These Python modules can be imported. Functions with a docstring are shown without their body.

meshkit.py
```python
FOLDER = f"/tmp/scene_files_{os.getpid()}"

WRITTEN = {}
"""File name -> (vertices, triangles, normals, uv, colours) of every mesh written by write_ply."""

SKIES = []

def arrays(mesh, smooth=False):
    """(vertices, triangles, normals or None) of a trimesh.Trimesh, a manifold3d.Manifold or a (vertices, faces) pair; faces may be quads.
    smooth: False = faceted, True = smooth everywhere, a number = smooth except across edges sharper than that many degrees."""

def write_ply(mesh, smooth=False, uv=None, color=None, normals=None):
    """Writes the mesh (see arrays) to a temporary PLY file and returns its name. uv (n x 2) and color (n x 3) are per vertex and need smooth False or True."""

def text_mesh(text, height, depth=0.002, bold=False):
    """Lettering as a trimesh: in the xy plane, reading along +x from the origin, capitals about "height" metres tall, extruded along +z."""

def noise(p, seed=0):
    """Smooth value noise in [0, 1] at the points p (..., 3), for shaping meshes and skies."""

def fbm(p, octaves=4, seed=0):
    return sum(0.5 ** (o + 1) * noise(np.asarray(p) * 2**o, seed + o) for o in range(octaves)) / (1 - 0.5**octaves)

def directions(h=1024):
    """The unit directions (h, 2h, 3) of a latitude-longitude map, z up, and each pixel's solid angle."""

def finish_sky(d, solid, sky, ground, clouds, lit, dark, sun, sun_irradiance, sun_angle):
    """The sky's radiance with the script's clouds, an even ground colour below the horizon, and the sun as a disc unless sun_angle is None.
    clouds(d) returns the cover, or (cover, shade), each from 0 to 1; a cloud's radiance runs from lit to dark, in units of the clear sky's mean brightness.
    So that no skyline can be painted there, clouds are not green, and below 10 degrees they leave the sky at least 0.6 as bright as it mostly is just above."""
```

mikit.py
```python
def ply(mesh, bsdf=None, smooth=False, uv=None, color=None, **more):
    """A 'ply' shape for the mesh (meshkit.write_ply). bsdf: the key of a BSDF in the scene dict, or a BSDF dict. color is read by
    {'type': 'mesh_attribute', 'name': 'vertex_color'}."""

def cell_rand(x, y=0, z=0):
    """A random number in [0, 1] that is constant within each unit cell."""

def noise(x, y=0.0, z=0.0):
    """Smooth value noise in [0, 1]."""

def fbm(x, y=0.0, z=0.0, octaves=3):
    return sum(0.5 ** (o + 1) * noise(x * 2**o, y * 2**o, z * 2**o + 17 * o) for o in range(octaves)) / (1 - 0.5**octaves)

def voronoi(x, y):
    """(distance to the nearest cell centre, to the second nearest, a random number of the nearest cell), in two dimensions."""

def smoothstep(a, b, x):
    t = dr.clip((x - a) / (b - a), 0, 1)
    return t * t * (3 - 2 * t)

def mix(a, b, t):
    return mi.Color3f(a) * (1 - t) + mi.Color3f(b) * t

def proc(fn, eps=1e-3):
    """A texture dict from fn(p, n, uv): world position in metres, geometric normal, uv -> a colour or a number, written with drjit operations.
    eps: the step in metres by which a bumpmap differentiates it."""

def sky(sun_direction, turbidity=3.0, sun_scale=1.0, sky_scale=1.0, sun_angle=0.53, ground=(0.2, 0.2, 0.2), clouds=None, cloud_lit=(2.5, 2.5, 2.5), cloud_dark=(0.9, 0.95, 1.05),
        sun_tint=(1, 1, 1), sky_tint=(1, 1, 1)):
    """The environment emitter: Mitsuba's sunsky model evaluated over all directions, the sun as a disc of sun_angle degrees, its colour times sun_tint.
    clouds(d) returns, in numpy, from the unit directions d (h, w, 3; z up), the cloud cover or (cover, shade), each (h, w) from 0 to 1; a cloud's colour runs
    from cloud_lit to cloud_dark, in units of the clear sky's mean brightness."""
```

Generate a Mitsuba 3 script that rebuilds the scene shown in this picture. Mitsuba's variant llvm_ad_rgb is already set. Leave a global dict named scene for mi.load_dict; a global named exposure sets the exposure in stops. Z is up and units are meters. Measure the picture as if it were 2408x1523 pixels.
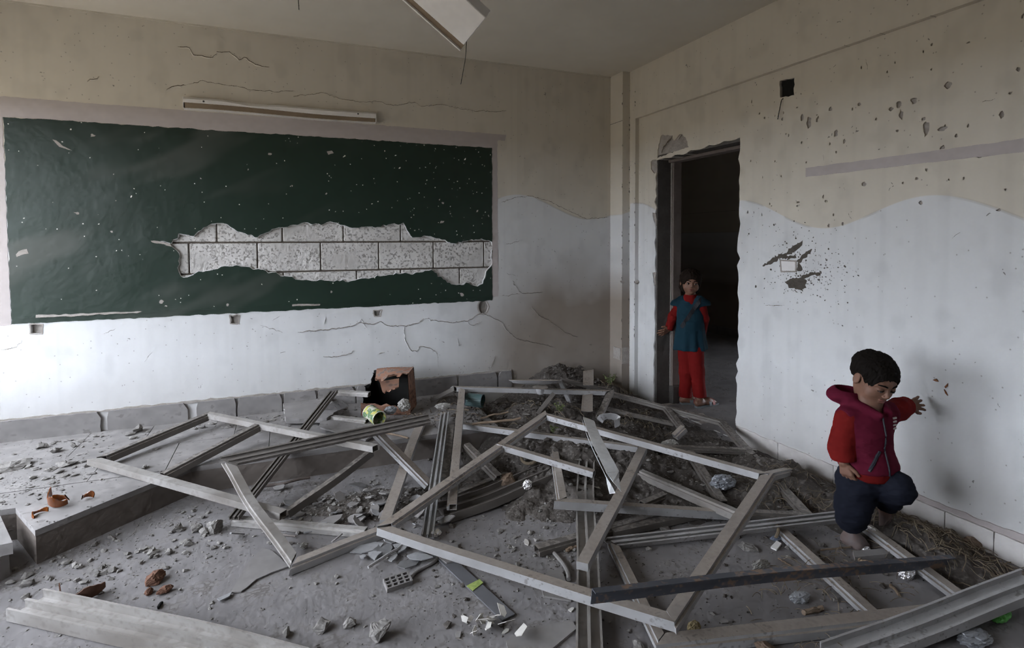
import math, random
import numpy as np, trimesh, shapely, drjit as dr, mitsuba as mi, mikit, meshkit
from shapely.geometry import Polygon, Point, box as sbox
from shapely.ops import unary_union
from mikit import noise, fbm, voronoi, cell_rand, smoothstep, mix, proc, ply

rng = np.random.default_rng(7)
random.seed(7)
T = mi.ScalarTransform4f
scene, labels = {}, {}

# ---------------------------------------------------------------- camera, sky, exposure
YAW, PITCH, ROLL, FOCAL = 0.40199, 0.04026, 0.00344, 1333.2
cY, sY, cP, sP, cR, sR = math.cos(YAW), math.sin(YAW), math.cos(PITCH), math.sin(PITCH), math.cos(ROLL), math.sin(ROLL)
fwd = np.array([sY * cP, cY * cP, -sP]); rgt0 = np.array([cY, -sY, 0.0]); dwn0 = np.cross(fwd, rgt0)
rgt = cR * rgt0 + sR * dwn0; dwn = -sR * rgt0 + cR * dwn0
m = np.eye(4); m[:3, 0] = -rgt; m[:3, 1] = -dwn; m[:3, 2] = fwd; m[:3, 3] = (0, 0, 1.45)
scene['camera'] = {'type': 'perspective', 'fov': 2 * math.degrees(math.atan(1204 / FOCAL)), 'fov_axis': 'x', 'near_clip': 0.05, 'far_clip': 200.0,
                   'principal_point_offset_x': -30.5 / 2408, 'principal_point_offset_y': 143.6 / 1523, 'to_world': T(m.tolist())}

def overcast(d):
    return np.ones(d.shape[:2]), 0.25 + 0.35 * np.clip(1 - d[..., 2], 0, 1)

scene['sky'] = mikit.sky((-0.7, -0.35, 0.6), turbidity=4.0, sun_scale=0.0, ground=(0.185, 0.155, 0.115), clouds=overcast, cloud_lit=(1.33, 1.44, 1.63), cloud_dark=(0.92, 0.985, 1.11))
exposure = 7.05

# ---------------------------------------------------------------- helpers
def numbered(key):
    if key not in USED:
        USED.add(key); return key
    i = 1
    while f'{key}_{i:03d}' in USED: i += 1
    USED.add(f'{key}_{i:03d}'); return f'{key}_{i:03d}'
USED = set()

def lab(key, label=None, cat=None, group=None, kind=None):
    d = {}
    if label: d['label'] = label
    if cat: d['category'] = cat
    if group: d['group'] = group
    if kind: d['kind'] = kind
    if d: labels[key] = d

def obj(name, mesh, mat, parent=None, label=None, cat=None, group=None, kind=None, smooth=False, color=None, **kw):
    key = numbered(f'{parent}__{name}' if parent else name)
    scene[key] = ply(mesh, mat, smooth=smooth, color=color, **kw)
    lab(key, label, cat, group, kind)
    return key

def thing(name, label, cat, group=None):
    key = numbered(name); lab(key, label, cat, group); return key

def cat_(*ms):
    return trimesh.util.concatenate([x for x in ms])

def ext(poly, axis, a, b):
    """Extrude a shapely polygon. axis 'Y': poly in (X,z) from Y=a to b; 'X': poly in (Y,z) from X=a to b; 'Z': poly in (X,Y)."""
    out = []
    for p in (poly.geoms if hasattr(poly, 'geoms') else [poly]):
        if p.geom_type != 'Polygon' or p.area < 1e-7: continue
        e = trimesh.creation.extrude_polygon(p, b - a)
        v = e.vertices.copy(); v[:, 2] += a; f = e.faces.copy()
        if axis == 'Y': v = v[:, [0, 2, 1]]; f = f[:, ::-1]
        if axis == 'X': v = v[:, [2, 0, 1]]
        out.append(trimesh.Trimesh(v, f, process=False))
    return trimesh.util.concatenate(out)

def bx(x0, x1, y0, y1, z0, z1, ch=0.0):
    if ch <= 0:
        b = trimesh.creation.box((x1 - x0, y1 - y0, z1 - z0)); b.apply_translation(((x0 + x1) / 2, (y0 + y1) / 2, (z0 + z1) / 2)); return b
    pts = []
    for sx in (0, 1):
        for sy in (0, 1):
            for sz in (0, 1):
                c = np.array([(x0, x1)[sx], (y0, y1)[sy], (z0, z1)[sz]]); s = np.array([1 - 2 * sx, 1 - 2 * sy, 1 - 2 * sz]) * ch
                for k in range(3):
                    o = s.copy(); o[k] = 0; pts.append(c + o)
    return trimesh.convex.convex_hull(np.array(pts))

def rough_poly(pts, amp, step=0.012, seed=0):
    """A closed outline with its edges broken into short irregular steps."""
    r = np.random.default_rng(seed); p = np.array(pts, float); out = []
    for i in range(len(p)):
        a, b = p[i], p[(i + 1) % len(p)]; n = max(1, int(np.hypot(*(b - a)) / step)); t = b - a; nn = np.array([-t[1], t[0]]) / max(np.hypot(*t), 1e-9)
        for k in range(n):
            q = a + t * k / n
            out.append(q + nn * r.normal(0, amp) if k else q + r.normal(0, amp * .4, 2))
    g = Polygon(out).buffer(0)
    return max(g.geoms, key=lambda x: x.area) if hasattr(g, 'geoms') else g

def blob_poly(c, rx, ry, n=14, amp=.3, seed=0, rot=0):
    r = np.random.default_rng(seed); a = np.linspace(0, 2 * np.pi, n, endpoint=False); k = 1 + r.normal(0, amp, n) * .5
    x, y = rx * k * np.cos(a), ry * k * np.sin(a); cr, sr = math.cos(rot), math.sin(rot)
    return Polygon(np.stack([c[0] + cr * x - sr * y, c[1] + sr * x + cr * y], 1)).buffer(0)

def tube(points, r, sides=6, closed_ends=True):
    p = np.asarray(points, float); n = len(p); rad = np.broadcast_to(r, (n,))
    t = np.gradient(p, axis=0); t /= np.linalg.norm(t, axis=1, keepdims=True) + 1e-12
    up = np.array([0, 0, 1.0]); a = np.cross(t, up); bad = np.linalg.norm(a, axis=1) < .05; a[bad] = np.cross(t[bad], [1.0, 0, 0])
    a /= np.linalg.norm(a, axis=1, keepdims=True); b = np.cross(t, a); ang = np.arange(sides) * 2 * np.pi / sides
    v = (p[:, None] + rad[:, None, None] * (np.cos(ang)[None, :, None] * a[:, None] + np.sin(ang)[None, :, None] * b[:, None])).reshape(-1, 3)
    f = []
    for i in range(n - 1):
        for j in range(sides):
            k = (j + 1) % sides; f += [[i * sides + j, (i + 1) * sides + j, (i + 1) * sides + k], [i * sides + j, (i + 1) * sides + k, i * sides + k]]
    if closed_ends:
        for j in range(1, sides - 1): f += [[0, j, j + 1], [(n - 1) * sides, (n - 1) * sides + j + 1, (n - 1) * sides + j]]
    q = trimesh.Trimesh(v, f, process=False); 
    return q

def stone(size, seed, flat=1.0, sub=1, sharp=True):
    """A broken lump: the hull of jittered points, roughened when sub > 1."""
    r = np.random.default_rng(seed); n = 13 if sharp else 26
    d = r.normal(size=(n, 3)); d /= np.linalg.norm(d, axis=1, keepdims=True); d *= r.uniform(.75, 1.0, (n, 1)); d[:, 0] *= r.uniform(.8, 1.25); d[:, 1] *= r.uniform(.7, 1.05); d[:, 2] *= .75 * flat
    h = trimesh.convex.convex_hull(d)
    if sub > 1:
        h = h.subdivide().subdivide() if sub > 2 else h.subdivide()
        v = h.vertices; nn = h.vertex_normals
        h.vertices = v + nn * ((meshkit.fbm(v * 3.1 + seed * 7.3) - .5)[:, None] * .28 + r.normal(0, .02, (len(v), 1)))
    v = h.vertices * size / 2; a = r.uniform(0, 6.28); c, s = math.cos(a), math.sin(a)
    h.vertices = v @ np.array([[c, s, 0], [-s, c, 0], [0, 0, 1]]); h.vertices[:, 2] -= h.vertices[:, 2].min()
    return h

MOUNDS = [(2.25, 4.5, 0.42, 0.24, 0.34), (1.65, 3.95, 0.5, 0.4, 0.17), (2.3, 3.7, 0.55, 0.5, 0.1), (1.75, 3.1, 0.5, 0.45, 0.1), (2.75, 2.7, 0.22, 0.7, 0.06), (2.75, 1.7, 0.25, 0.5, 0.04), (1.2, 4.4, 0.3, 0.2, 0.19), (2.6, 4.2, 0.3, 0.25, 0.1)]
POD = Polygon([(-2.3, 4.657), (-2.3, 2.86), (-1.42, 2.98), (-1.05, 3.15), (-0.51, 3.69), (1.35, 3.66), (1.4, 4.657)])
PODZ = 0.16
def ground(x, y):
    """Height of what lies at (x, y): bare floor, platform or heap of dirt."""
    z = sum(a * math.exp(-((x - cx) / sx) ** 2 - ((y - cy) / sy) ** 2) for cx, cy, sx, sy, a in MOUNDS)
    return max(z, PODZ) if POD.contains(Point(x, y)) else z

# ---------------------------------------------------------------- materials
def principled(color, rough=.7, metallic=0.0, spec=.4, **kw):
    c = color if isinstance(color, dict) else {'type': 'rgb', 'value': list(color)}
    return {'type': 'twosided', 'b': {'type': 'principled', 'base_color': c, 'roughness': rough, 'metallic': metallic, 'specular': spec, **kw}}
def bumped(bsdf, fn, scale=1.0, eps=1e-3):
    return {'type': 'twosided', 'b': {'type': 'bumpmap', 'tex': proc(fn, eps), 'scale': scale, 'b': bsdf['b']}}

def wall_color(p, n, uv):
    u = dr.select(p.y > 4.44, p.x, 7.637 - p.y)
    z = p.z
    edge = 1.735 - .048 * (u - 2.3) + .088 * dr.cos(2 * math.pi * (u - 1.97) / 1.29) + .02 * noise(u * 2.3)
    big = fbm(u * 1.1, z * 1.3, 3.7, 3); fine = fbm(u * 9, z * 7, 9.1, 3)
    top = mix((.445, .405, .342), (.505, .465, .392), big); low = mix((.475, .472, .465), (.53, .53, .525), big)
    c = mix(low, top, smoothstep(-.004, .004, z - edge))
    c = mix(c, (.30, .27, .22), .35 * (1 - smoothstep(.004, .010, dr.abs(z - edge + .004 * fine))) * smoothstep(.45, .6, noise(u * 6, 2.0)))
    streak = fbm(u * 14, z * .7, 5.5, 3)
    c = c * (1 - .045 * smoothstep(.45, .75, streak)) * (1 - .08 * smoothstep(.5, .8, fine))
    # soot near the column, spread wider to paint in some light falloff, splash dirt above the floor
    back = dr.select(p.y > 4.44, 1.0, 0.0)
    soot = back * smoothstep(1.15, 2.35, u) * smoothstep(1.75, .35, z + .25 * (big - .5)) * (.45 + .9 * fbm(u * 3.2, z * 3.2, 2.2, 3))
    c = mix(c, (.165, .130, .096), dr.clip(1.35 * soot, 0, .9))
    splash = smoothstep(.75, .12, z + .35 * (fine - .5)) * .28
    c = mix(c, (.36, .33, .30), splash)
    d1, d2, w = voronoi(u * 11 + .9 * fbm(u * 30, z * 30, 7.0, 2), z * 11 + 1.1 * fbm(u * 26, z * 26, 3.0, 2))
    r = .02 + .05 * w * w
    c = mix(c, (.10, .09, .08), .8 * dr.select(cell_rand(w * 977, 3) > .84, 1.0, 0.0) * (1 - smoothstep(r * .6, r, d1)))
    d1, d2, w = voronoi(u * 34 + .3 * fine, z * 34)
    c = mix(c, (.16, .14, .12), .6 * dr.select((w > .95), 1.0, 0.0) * (1 - smoothstep(.08, .16, d1)))
    return c
def wall_bump(p, n, uv):
    u = dr.select(p.y > 4.44, p.x, 7.637 - p.y)
    return fbm(u * 5, p.z * 5, 1.0, 3) * .006 + fbm(u * 60, p.z * 60, 4.0, 2) * .0012
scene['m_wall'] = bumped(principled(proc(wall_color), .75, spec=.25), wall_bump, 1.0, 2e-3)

def plain_noise(a, b, s=6.0, s2=40.0):
    def fn(p, n, uv):
        return mix(a, b, .6 * fbm(p.x * s, p.y * s, p.z * s, 3) + .4 * fbm(p.x * s2, p.y * s2, p.z * s2, 2))
    return fn
scene['m_ceiling'] = principled(proc(plain_noise((.46, .425, .36), (.52, .485, .42), 1.5, 9)), .85, spec=.2)
scene['m_band'] = principled(proc(plain_noise((.30, .265, .25), (.40, .36, .345), 4, 30)), .7, spec=.3)

def board_color(p, n, uv):
    big = fbm(p.x * 1.3 + .8 * p.z, p.z * 2.6, 2.0, 4)
    c = mix((.0095, .0185, .0125), (.0145, .0280, .0195), big)
    sm = fbm(p.x * 1.0 + p.z * 1.1, p.z * 4.2 - p.x * 2.2, 6.0, 3)
    c = mix(c, (.085, .085, .075), .40 * smoothstep(.52, .78, sm) * smoothstep(.9, -.9, p.x))  # pale diagonal dust smears, also painting the window sheen at left
    q = fbm(p.x * 30, p.z * 30, 1.5, 2)
    d1, d2, w = voronoi(p.x * 16 + .5 * q, p.z * 16 + .5 * q)
    dens = .03 + .13 * smoothstep(-.2, 1.4, p.x) * smoothstep(1.3, 2.0, p.z)
    c = mix(c, (.62, .60, .54), dr.select(cell_rand(w * 1731, 5) < dens, 1.0, 0.0) * (1 - smoothstep(.02 + .05 * w, .035 + .07 * w, d1)))
    d1, d2, w = voronoi(p.x * 38 + .6 * q, p.z * 38 + .6 * q)
    return mix(c, (.55, .53, .48), dr.select(cell_rand(w * 1331, 7) < .022 + .045 * smoothstep(-.2, 1.4, p.x), 1.0, 0.0) * (1 - smoothstep(.05 + .08 * w, .08 + .12 * w, d1)))
def board_bump(p, n, uv):
    return fbm(p.x * 4, p.z * 4, 1.0, 3) * .006 + fbm(p.x * 40, p.z * 40, 2.0, 2) * .0008
scene['m_board'] = bumped(principled(proc(board_color), .36, spec=.32), board_bump, 1.0, 2e-3)

def block_color(p, n, uv):
    f = fbm(p.x * 85, p.z * 85, p.y * 85, 3); b = fbm(p.x * 7, p.z * 7, 3.0, 3)
    c = mix((.36, .345, .325), (.58, .565, .54), b)
    return mix(c, (.12, .112, .10), .7 * smoothstep(.50, .64, f) * smoothstep(.36, .6, b + .25 * fbm(p.x * 22, p.z * 22, 8.0, 2)))
scene['m_block'] = bumped(principled(proc(block_color), .95, spec=.1), lambda p, n, uv: fbm(p.x * 45, p.z * 45, p.y * 45, 3) * .010, 1.0, 1e-3)
scene['m_mortar'] = principled((.085, .072, .06), .95, spec=.1)
scene['m_plaster_raw'] = principled(proc(plain_noise((.18, .16, .142), (.34, .315, .288), 25, 90)), .95, spec=.1)

def floor_color(p, n, uv):
    a = fbm(p.x * 1.4, p.y * 1.4, 2.0, 4); b = fbm(p.x * 9, p.y * 9, 5.0, 3); c = fbm(p.x * 55, p.y * 55, 1.0, 2)
    k = mix((.12, .112, .11), (.205, .195, .193), a)
    k = k * (.80 + .4 * b)
    k = mix(k, (.10, .09, .082), .75 * smoothstep(.53, .70, .55 * b + .45 * c))
    return mix(k, (.44, .43, .42), .16 * smoothstep(.60, .75, c) * smoothstep(.45, .6, b))
def floor_bump(p, n, uv):
    return fbm(p.x * 14, p.y * 14, p.z * 14, 3) * .006 + fbm(p.x * 80, p.y * 80, p.z * 80, 2) * .0025
scene['m_floor'] = bumped(principled(proc(floor_color), .9, spec=.15), floor_bump, 1.0, 1e-3)
def podium_color(p, n, uv):
    a = fbm(p.x * 1.9, p.y * 1.9, p.z * 2 + 7, 4); b = fbm(p.x * 12, p.y * 12, p.z * 12, 3)
    k = mix((.145, .136, .130), (.232, .220, .212), a)
    return mix(k * (.72 + .56 * b), (.10, .09, .082), .5 * smoothstep(.60, .72, fbm(p.x * 40, p.y * 40, p.z * 40, 2)) * smoothstep(.45, .6, b))
scene['m_podium'] = bumped(principled(proc(podium_color), .85, spec=.2), floor_bump, .5, 1e-3)
scene['m_podium_side'] = bumped(principled(proc(plain_noise((.075, .062, .052), (.16, .14, .125), 6, 30)), .95, spec=.1), floor_bump, 1.5, 1e-3)  # rough brown platform front; the shade on that face is in the colour
def dirt_color(p, n, uv):
    a = fbm(p.x * 4, p.y * 4, p.z * 4, 3); b = fbm(p.x * 45, p.y * 45, p.z * 45, 3)
    k = mix((.036, .031, .027), (.100, .089, .079), a)
    k = mix(k, (.20, .186, .172), .45 * smoothstep(.55, .75, b))
    return k * (.75 + .5 * fbm(p.x * 120, p.y * 120, p.z * 120, 1))
scene['m_dirt'] = bumped(principled(proc(dirt_color), .95, spec=.1), lambda p, n, uv: fbm(p.x * 60, p.y * 60, p.z * 60, 3) * .012, 1.0, 1e-3)

def metal_color(p, n, uv):
    a = fbm(p.x * 7, p.y * 7, p.z * 7, 3); b = fbm(p.x * 70, p.y * 70, p.z * 70, 2)
    dust = smoothstep(.25, .8, n.z) * (.55 + .6 * a)
    bare = mix((.22, .21, .20), (.46, .46, .46), a)
    k = mix(bare, mix((.228, .192, .160), (.34, .294, .25), b), dr.clip(dust, 0, 1))
    return mix(k, (.11, .095, .08), .55 * smoothstep(.58, .72, .5 * a + .5 * b))
scene['m_metal'] = {'type': 'twosided', 'b': {'type': 'principled', 'base_color': proc(metal_color), 'roughness': .48, 'metallic': .35, 'specular': .5}}
def metal_dark(p, n, uv):  # dark aged aluminium; also paints the shade on bars deep in the heap
    a = fbm(p.x * 8, p.y * 8, p.z * 8, 3); b = fbm(p.x * 60, p.y * 60, p.z * 60, 2); k = mix((.085, .076, .066), (.165, .150, .134), a)
    return mix(k, (.24, .215, .19), smoothstep(.4, .9, n.z) * smoothstep(.42, .62, b) * .7)
scene['m_metal_dark'] = {'type': 'twosided', 'b': {'type': 'principled', 'base_color': proc(metal_dark), 'roughness': .5, 'metallic': .3, 'specular': .45}}
def metal_pale(p, n, uv):
    a = fbm(p.x * 6, p.y * 6, p.z * 6 + 3, 3); b = fbm(p.x * 50, p.y * 50, p.z * 50, 2)
    k = mix((.205, .186, .166), (.36, .345, .325), smoothstep(.2, .8, a))
    return mix(k, (.15, .13, .112), .40 * smoothstep(.48, .74, .35 * a + .65 * b))
scene['m_metal_pale'] = {'type': 'twosided', 'b': {'type': 'principled', 'base_color': proc(metal_pale), 'roughness': .42, 'metallic': .3, 'specular': .5}}
def steel_color(p, n, uv):
    a = fbm(p.x * 9, p.y * 9, p.z * 20, 3); b = fbm(p.x * 60, p.y * 60, p.z * 60, 2)
    k = mix((.045, .05, .06), (.10, .105, .12), a)
    return mix(k, (.19, .125, .085), smoothstep(.52, .7, .5 * a + .5 * b))
scene['m_steel'] = {'type': 'twosided', 'b': {'type': 'principled', 'base_color': proc(steel_color), 'roughness': .5, 'metallic': .3, 'specular': .5}}

def stone_color(p, n, uv):
    a = fbm(p.x * 13, p.y * 13, p.z * 13, 3); b = fbm(p.x * 120, p.y * 120, p.z * 120, 2)
    k = mix((.10, .093, .086), (.24, .228, .213), a)
    return k * (.6 + .8 * b)
scene['m_stone'] = principled(proc(stone_color), .95, spec=.1)
scene['m_vcol'] = principled({'type': 'mesh_attribute', 'name': 'vertex_color'}, .8, spec=.2)
scene['m_vgloss'] = principled({'type': 'mesh_attribute', 'name': 'vertex_color'}, .3, spec=.5)
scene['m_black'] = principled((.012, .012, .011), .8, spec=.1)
scene['m_darkwood'] = principled(proc(plain_noise((.085, .068, .058), (.135, .112, .098), 8, 60)), .6, spec=.3)
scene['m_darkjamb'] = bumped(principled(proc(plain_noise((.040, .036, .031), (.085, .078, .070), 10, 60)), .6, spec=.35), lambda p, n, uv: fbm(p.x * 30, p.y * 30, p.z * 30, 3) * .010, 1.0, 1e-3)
scene['m_wire'] = principled((.02, .02, .02), .5)
scene['m_lamp'] = principled(proc(plain_noise((.50, .48, .46), (.66, .64, .62), 4, 30)), .35, spec=.4)
scene['m_brown'] = principled(proc(plain_noise((.12, .085, .05), (.20, .15, .10), 10, 40)), .6)

# ---------------------------------------------------------------- the room
XL, XR, YB, YF, ZC = -2.35, 2.98, 4.657, -4.6, 2.98
XC, YC1, XBEAM, YC2, ZBEAM = 2.864, 4.45, 2.942, 4.36, 2.542

# back wall: plaster coat with the torn hole, the pockets below the board
_o = lambda x, y: (300 + x / 2.408, 180 + y / 2.408)
HOLE = [(-0.796, 1.453), (-0.727, 1.434), (-0.713, 1.459), (-0.650, 1.496), (-0.590, 1.484), (-0.562, 1.515), (-0.506, 1.553), (-0.432, 1.577), (-0.381, 1.569), (-0.342, 1.541), (-0.313, 1.516), (-0.244, 1.499), (-0.179, 1.470), (-0.137, 1.503), (-0.027, 1.546), (0.096, 1.570), (0.128, 1.587), (0.248, 1.577), (0.359, 1.593), (0.437, 1.566), (0.497, 1.543), (0.578, 1.553), (0.674, 1.553), (0.786, 1.578), (0.900, 1.588), (0.928, 1.533), (0.971, 1.472), (1.044, 1.472), (1.148, 1.475), (1.223, 1.453), (1.345, 1.418), (1.455, 1.444), (1.566, 1.459), (1.666, 1.436), (1.668, 1.244), (1.629, 1.198), (1.580, 1.077), (1.531, 1.055), (1.452, 1.081), (1.327, 1.073), (1.250, 1.117), (1.175, 1.172), (1.130, 1.210), (1.026, 1.186), (0.953, 1.178), (0.838, 1.188), (0.710, 1.163), (0.572, 1.152), (0.464, 1.128), (0.332, 1.143), (0.203, 1.147), (0.101, 1.155), (0.003, 1.189), (-0.082, 1.218), (-0.178, 1.247), (-0.237, 1.261), (-0.318, 1.272), (-0.422, 1.265), (-0.501, 1.241), (-0.568, 1.239), (-0.602, 1.212), (-0.635, 1.198), (-0.679, 1.202), (-0.694, 1.259), (-0.677, 1.289), (-0.686, 1.365), (-0.717, 1.409)]
hole = rough_poly(HOLE, .006, .022, 3)
POCKETS = [[(-1.532, 0.906), (-1.472, 0.903), (-1.476, 0.849), (-1.532, 0.853)], [(-0.372, 0.903), (-0.311, 0.900), (-0.320, 0.844), (-0.368, 0.847)], [(0.660, 0.887), (0.717, 0.884), (0.706, 0.840), (0.666, 0.842)]]
pockets = [rough_poly(q, .003, .02, 20 + i) for i, q in enumerate(POCKETS)] + [blob_poly((1.587, 4.657, 0.869)[::2], .052, .052, 12, .2, 5)]
cut = unary_union([hole] + pockets)
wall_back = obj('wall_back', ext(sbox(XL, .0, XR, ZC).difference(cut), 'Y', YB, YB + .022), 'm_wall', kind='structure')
obj('core', bx(XL, XR, YB + .030, YB + .20, 0, ZC), 'm_mortar', wall_back)
# concrete blocks bared in the hole
mats_b = 'm_block'
for row, (z0, z1, xs) in enumerate(((1.442, 1.66, (-.90, -.447, -.008, .434, .882, 1.32, 1.76)), (1.217, 1.436, (-1.06, -.626, -.182, .263, .705, 1.153, 1.60, 2.04)), (.99, 1.211, (-.90, -.447, -.008, .53, .88, 1.38, 1.76)))):
    for a, b in zip(xs[:-1], xs[1:]):
        if not hole.intersects(sbox(a, z0, b, z1)): continue
        blk = bx(a + .004, b - .004, YB + .016 + rng.uniform(0, .005), YB + .05, z0 + .003, z1 - .003, .005)
        obj('block', blk, mats_b, wall_back)
for i, q in enumerate(pockets):
    obj('socket_bottom', ext(q.buffer(.006), 'Y', YB + .026, YB + .03), 'm_plaster_raw', wall_back)
    rim = q.buffer(.010).difference(q.buffer(-.001)) if i == 3 else rough_poly(list(q.buffer(.008).exterior.coords)[:-1], .002, .015, 60 + i).difference(q)
    obj('chipped_rim', ext(rim, 'Y', YB - .002, YB + .004), 'm_plaster_raw', wall_back)

# the board: green coat on the plaster, painted border
board = thing('chalkboard', 'dark green chalkboard with a torn strip baring concrete blocks, on the back wall', 'chalkboard')
BOARD = [(-1.629, 2.245), (1.672, 2.246), (1.666, .925), (-1.628, .918)]
bp = rough_poly(BOARD, .0022, .03, 8).difference(rough_poly(list(hole.buffer(.004).exterior.coords)[:-1], .003, .03, 9))
obj('writing_surface', ext(bp, 'Y', YB - .005, YB + .001), 'm_board', board)
obj('ledge', ext(sbox(-1.60, .952, 1.655, .966), 'Y', YB - .010, YB - .004), 'm_board', board)
ledge_chip = [(-1.50, .962, .62), (.05, .957, .20)]
for x, z, L in ledge_chip:
    obj('chipped_ledge', ext(rough_poly([(x, z - .006), (x + L, z - .006), (x + L, z + .004), (x, z + .010)], .003, .03, int(L * 100)), 'Y', YB - .013, YB - .009), 'm_plaster_raw', board)
bt = rough_poly([(-1.888, 2.375), (-0.176, 2.371), (1.804, 2.368), (1.792, 2.315), (1.733, 2.319), (1.678, 2.242), (-1.629, 2.245), (-1.892, 2.244)], .0016, .03, 11)
bt = bt.union(rough_poly([(1.672, 2.30), (1.722, 2.30), (1.724, .957), (1.666, .956)], .0015, .03, 12)).union(rough_poly([(-1.90, 2.25), (-1.634, 2.27), (-1.632, .915), (-1.90, .90)], .002, .03, 13))
obj('border', ext(bt, 'Y', YB - .002, YB + .001), 'm_band', board, label='flat greyish painted border')
for i in range(26):   # flakes of board paint lifted or gone
    x, z = rng.uniform(-1.55, 1.6), rng.uniform(.98, 2.2)
    if hole.buffer(.03).contains(Point(x, z)): continue
    s = rng.uniform(.004, .012); q = blob_poly((x, z), s * rng.uniform(.8, 2), s, 8, .5, 300 + i, rng.uniform(-.9, .9))
    obj('paint_chip', ext(q, 'Y', YB - .0062, YB - .004), 'm_plaster_raw', board)
for q, sd in (([(-1.380, 2.118), (-1.360, 2.114), (-1.327, 2.080), (-1.278, 2.052), (-1.301, 2.057), (-1.346, 2.073)], 1), ([(-1.592, 1.368), (-1.576, 1.390), (-1.535, 1.404), (-1.527, 1.373), (-1.555, 1.368), (-1.588, 1.352)], 2), ([(0.318, 2.139), (0.356, 2.147), (0.371, 2.128), (0.330, 2.113)], 3), ([(-0.851, 1.454), (-0.808, 1.453), (-0.737, 1.435), (-0.727, 1.411), (-0.775, 1.429), (-0.843, 1.442)], 4)):
    obj('paint_chip', ext(rough_poly(q, .001, .02, sd), 'Y', YB - .0065, YB - .004), 'm_plaster_raw', board)

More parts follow.
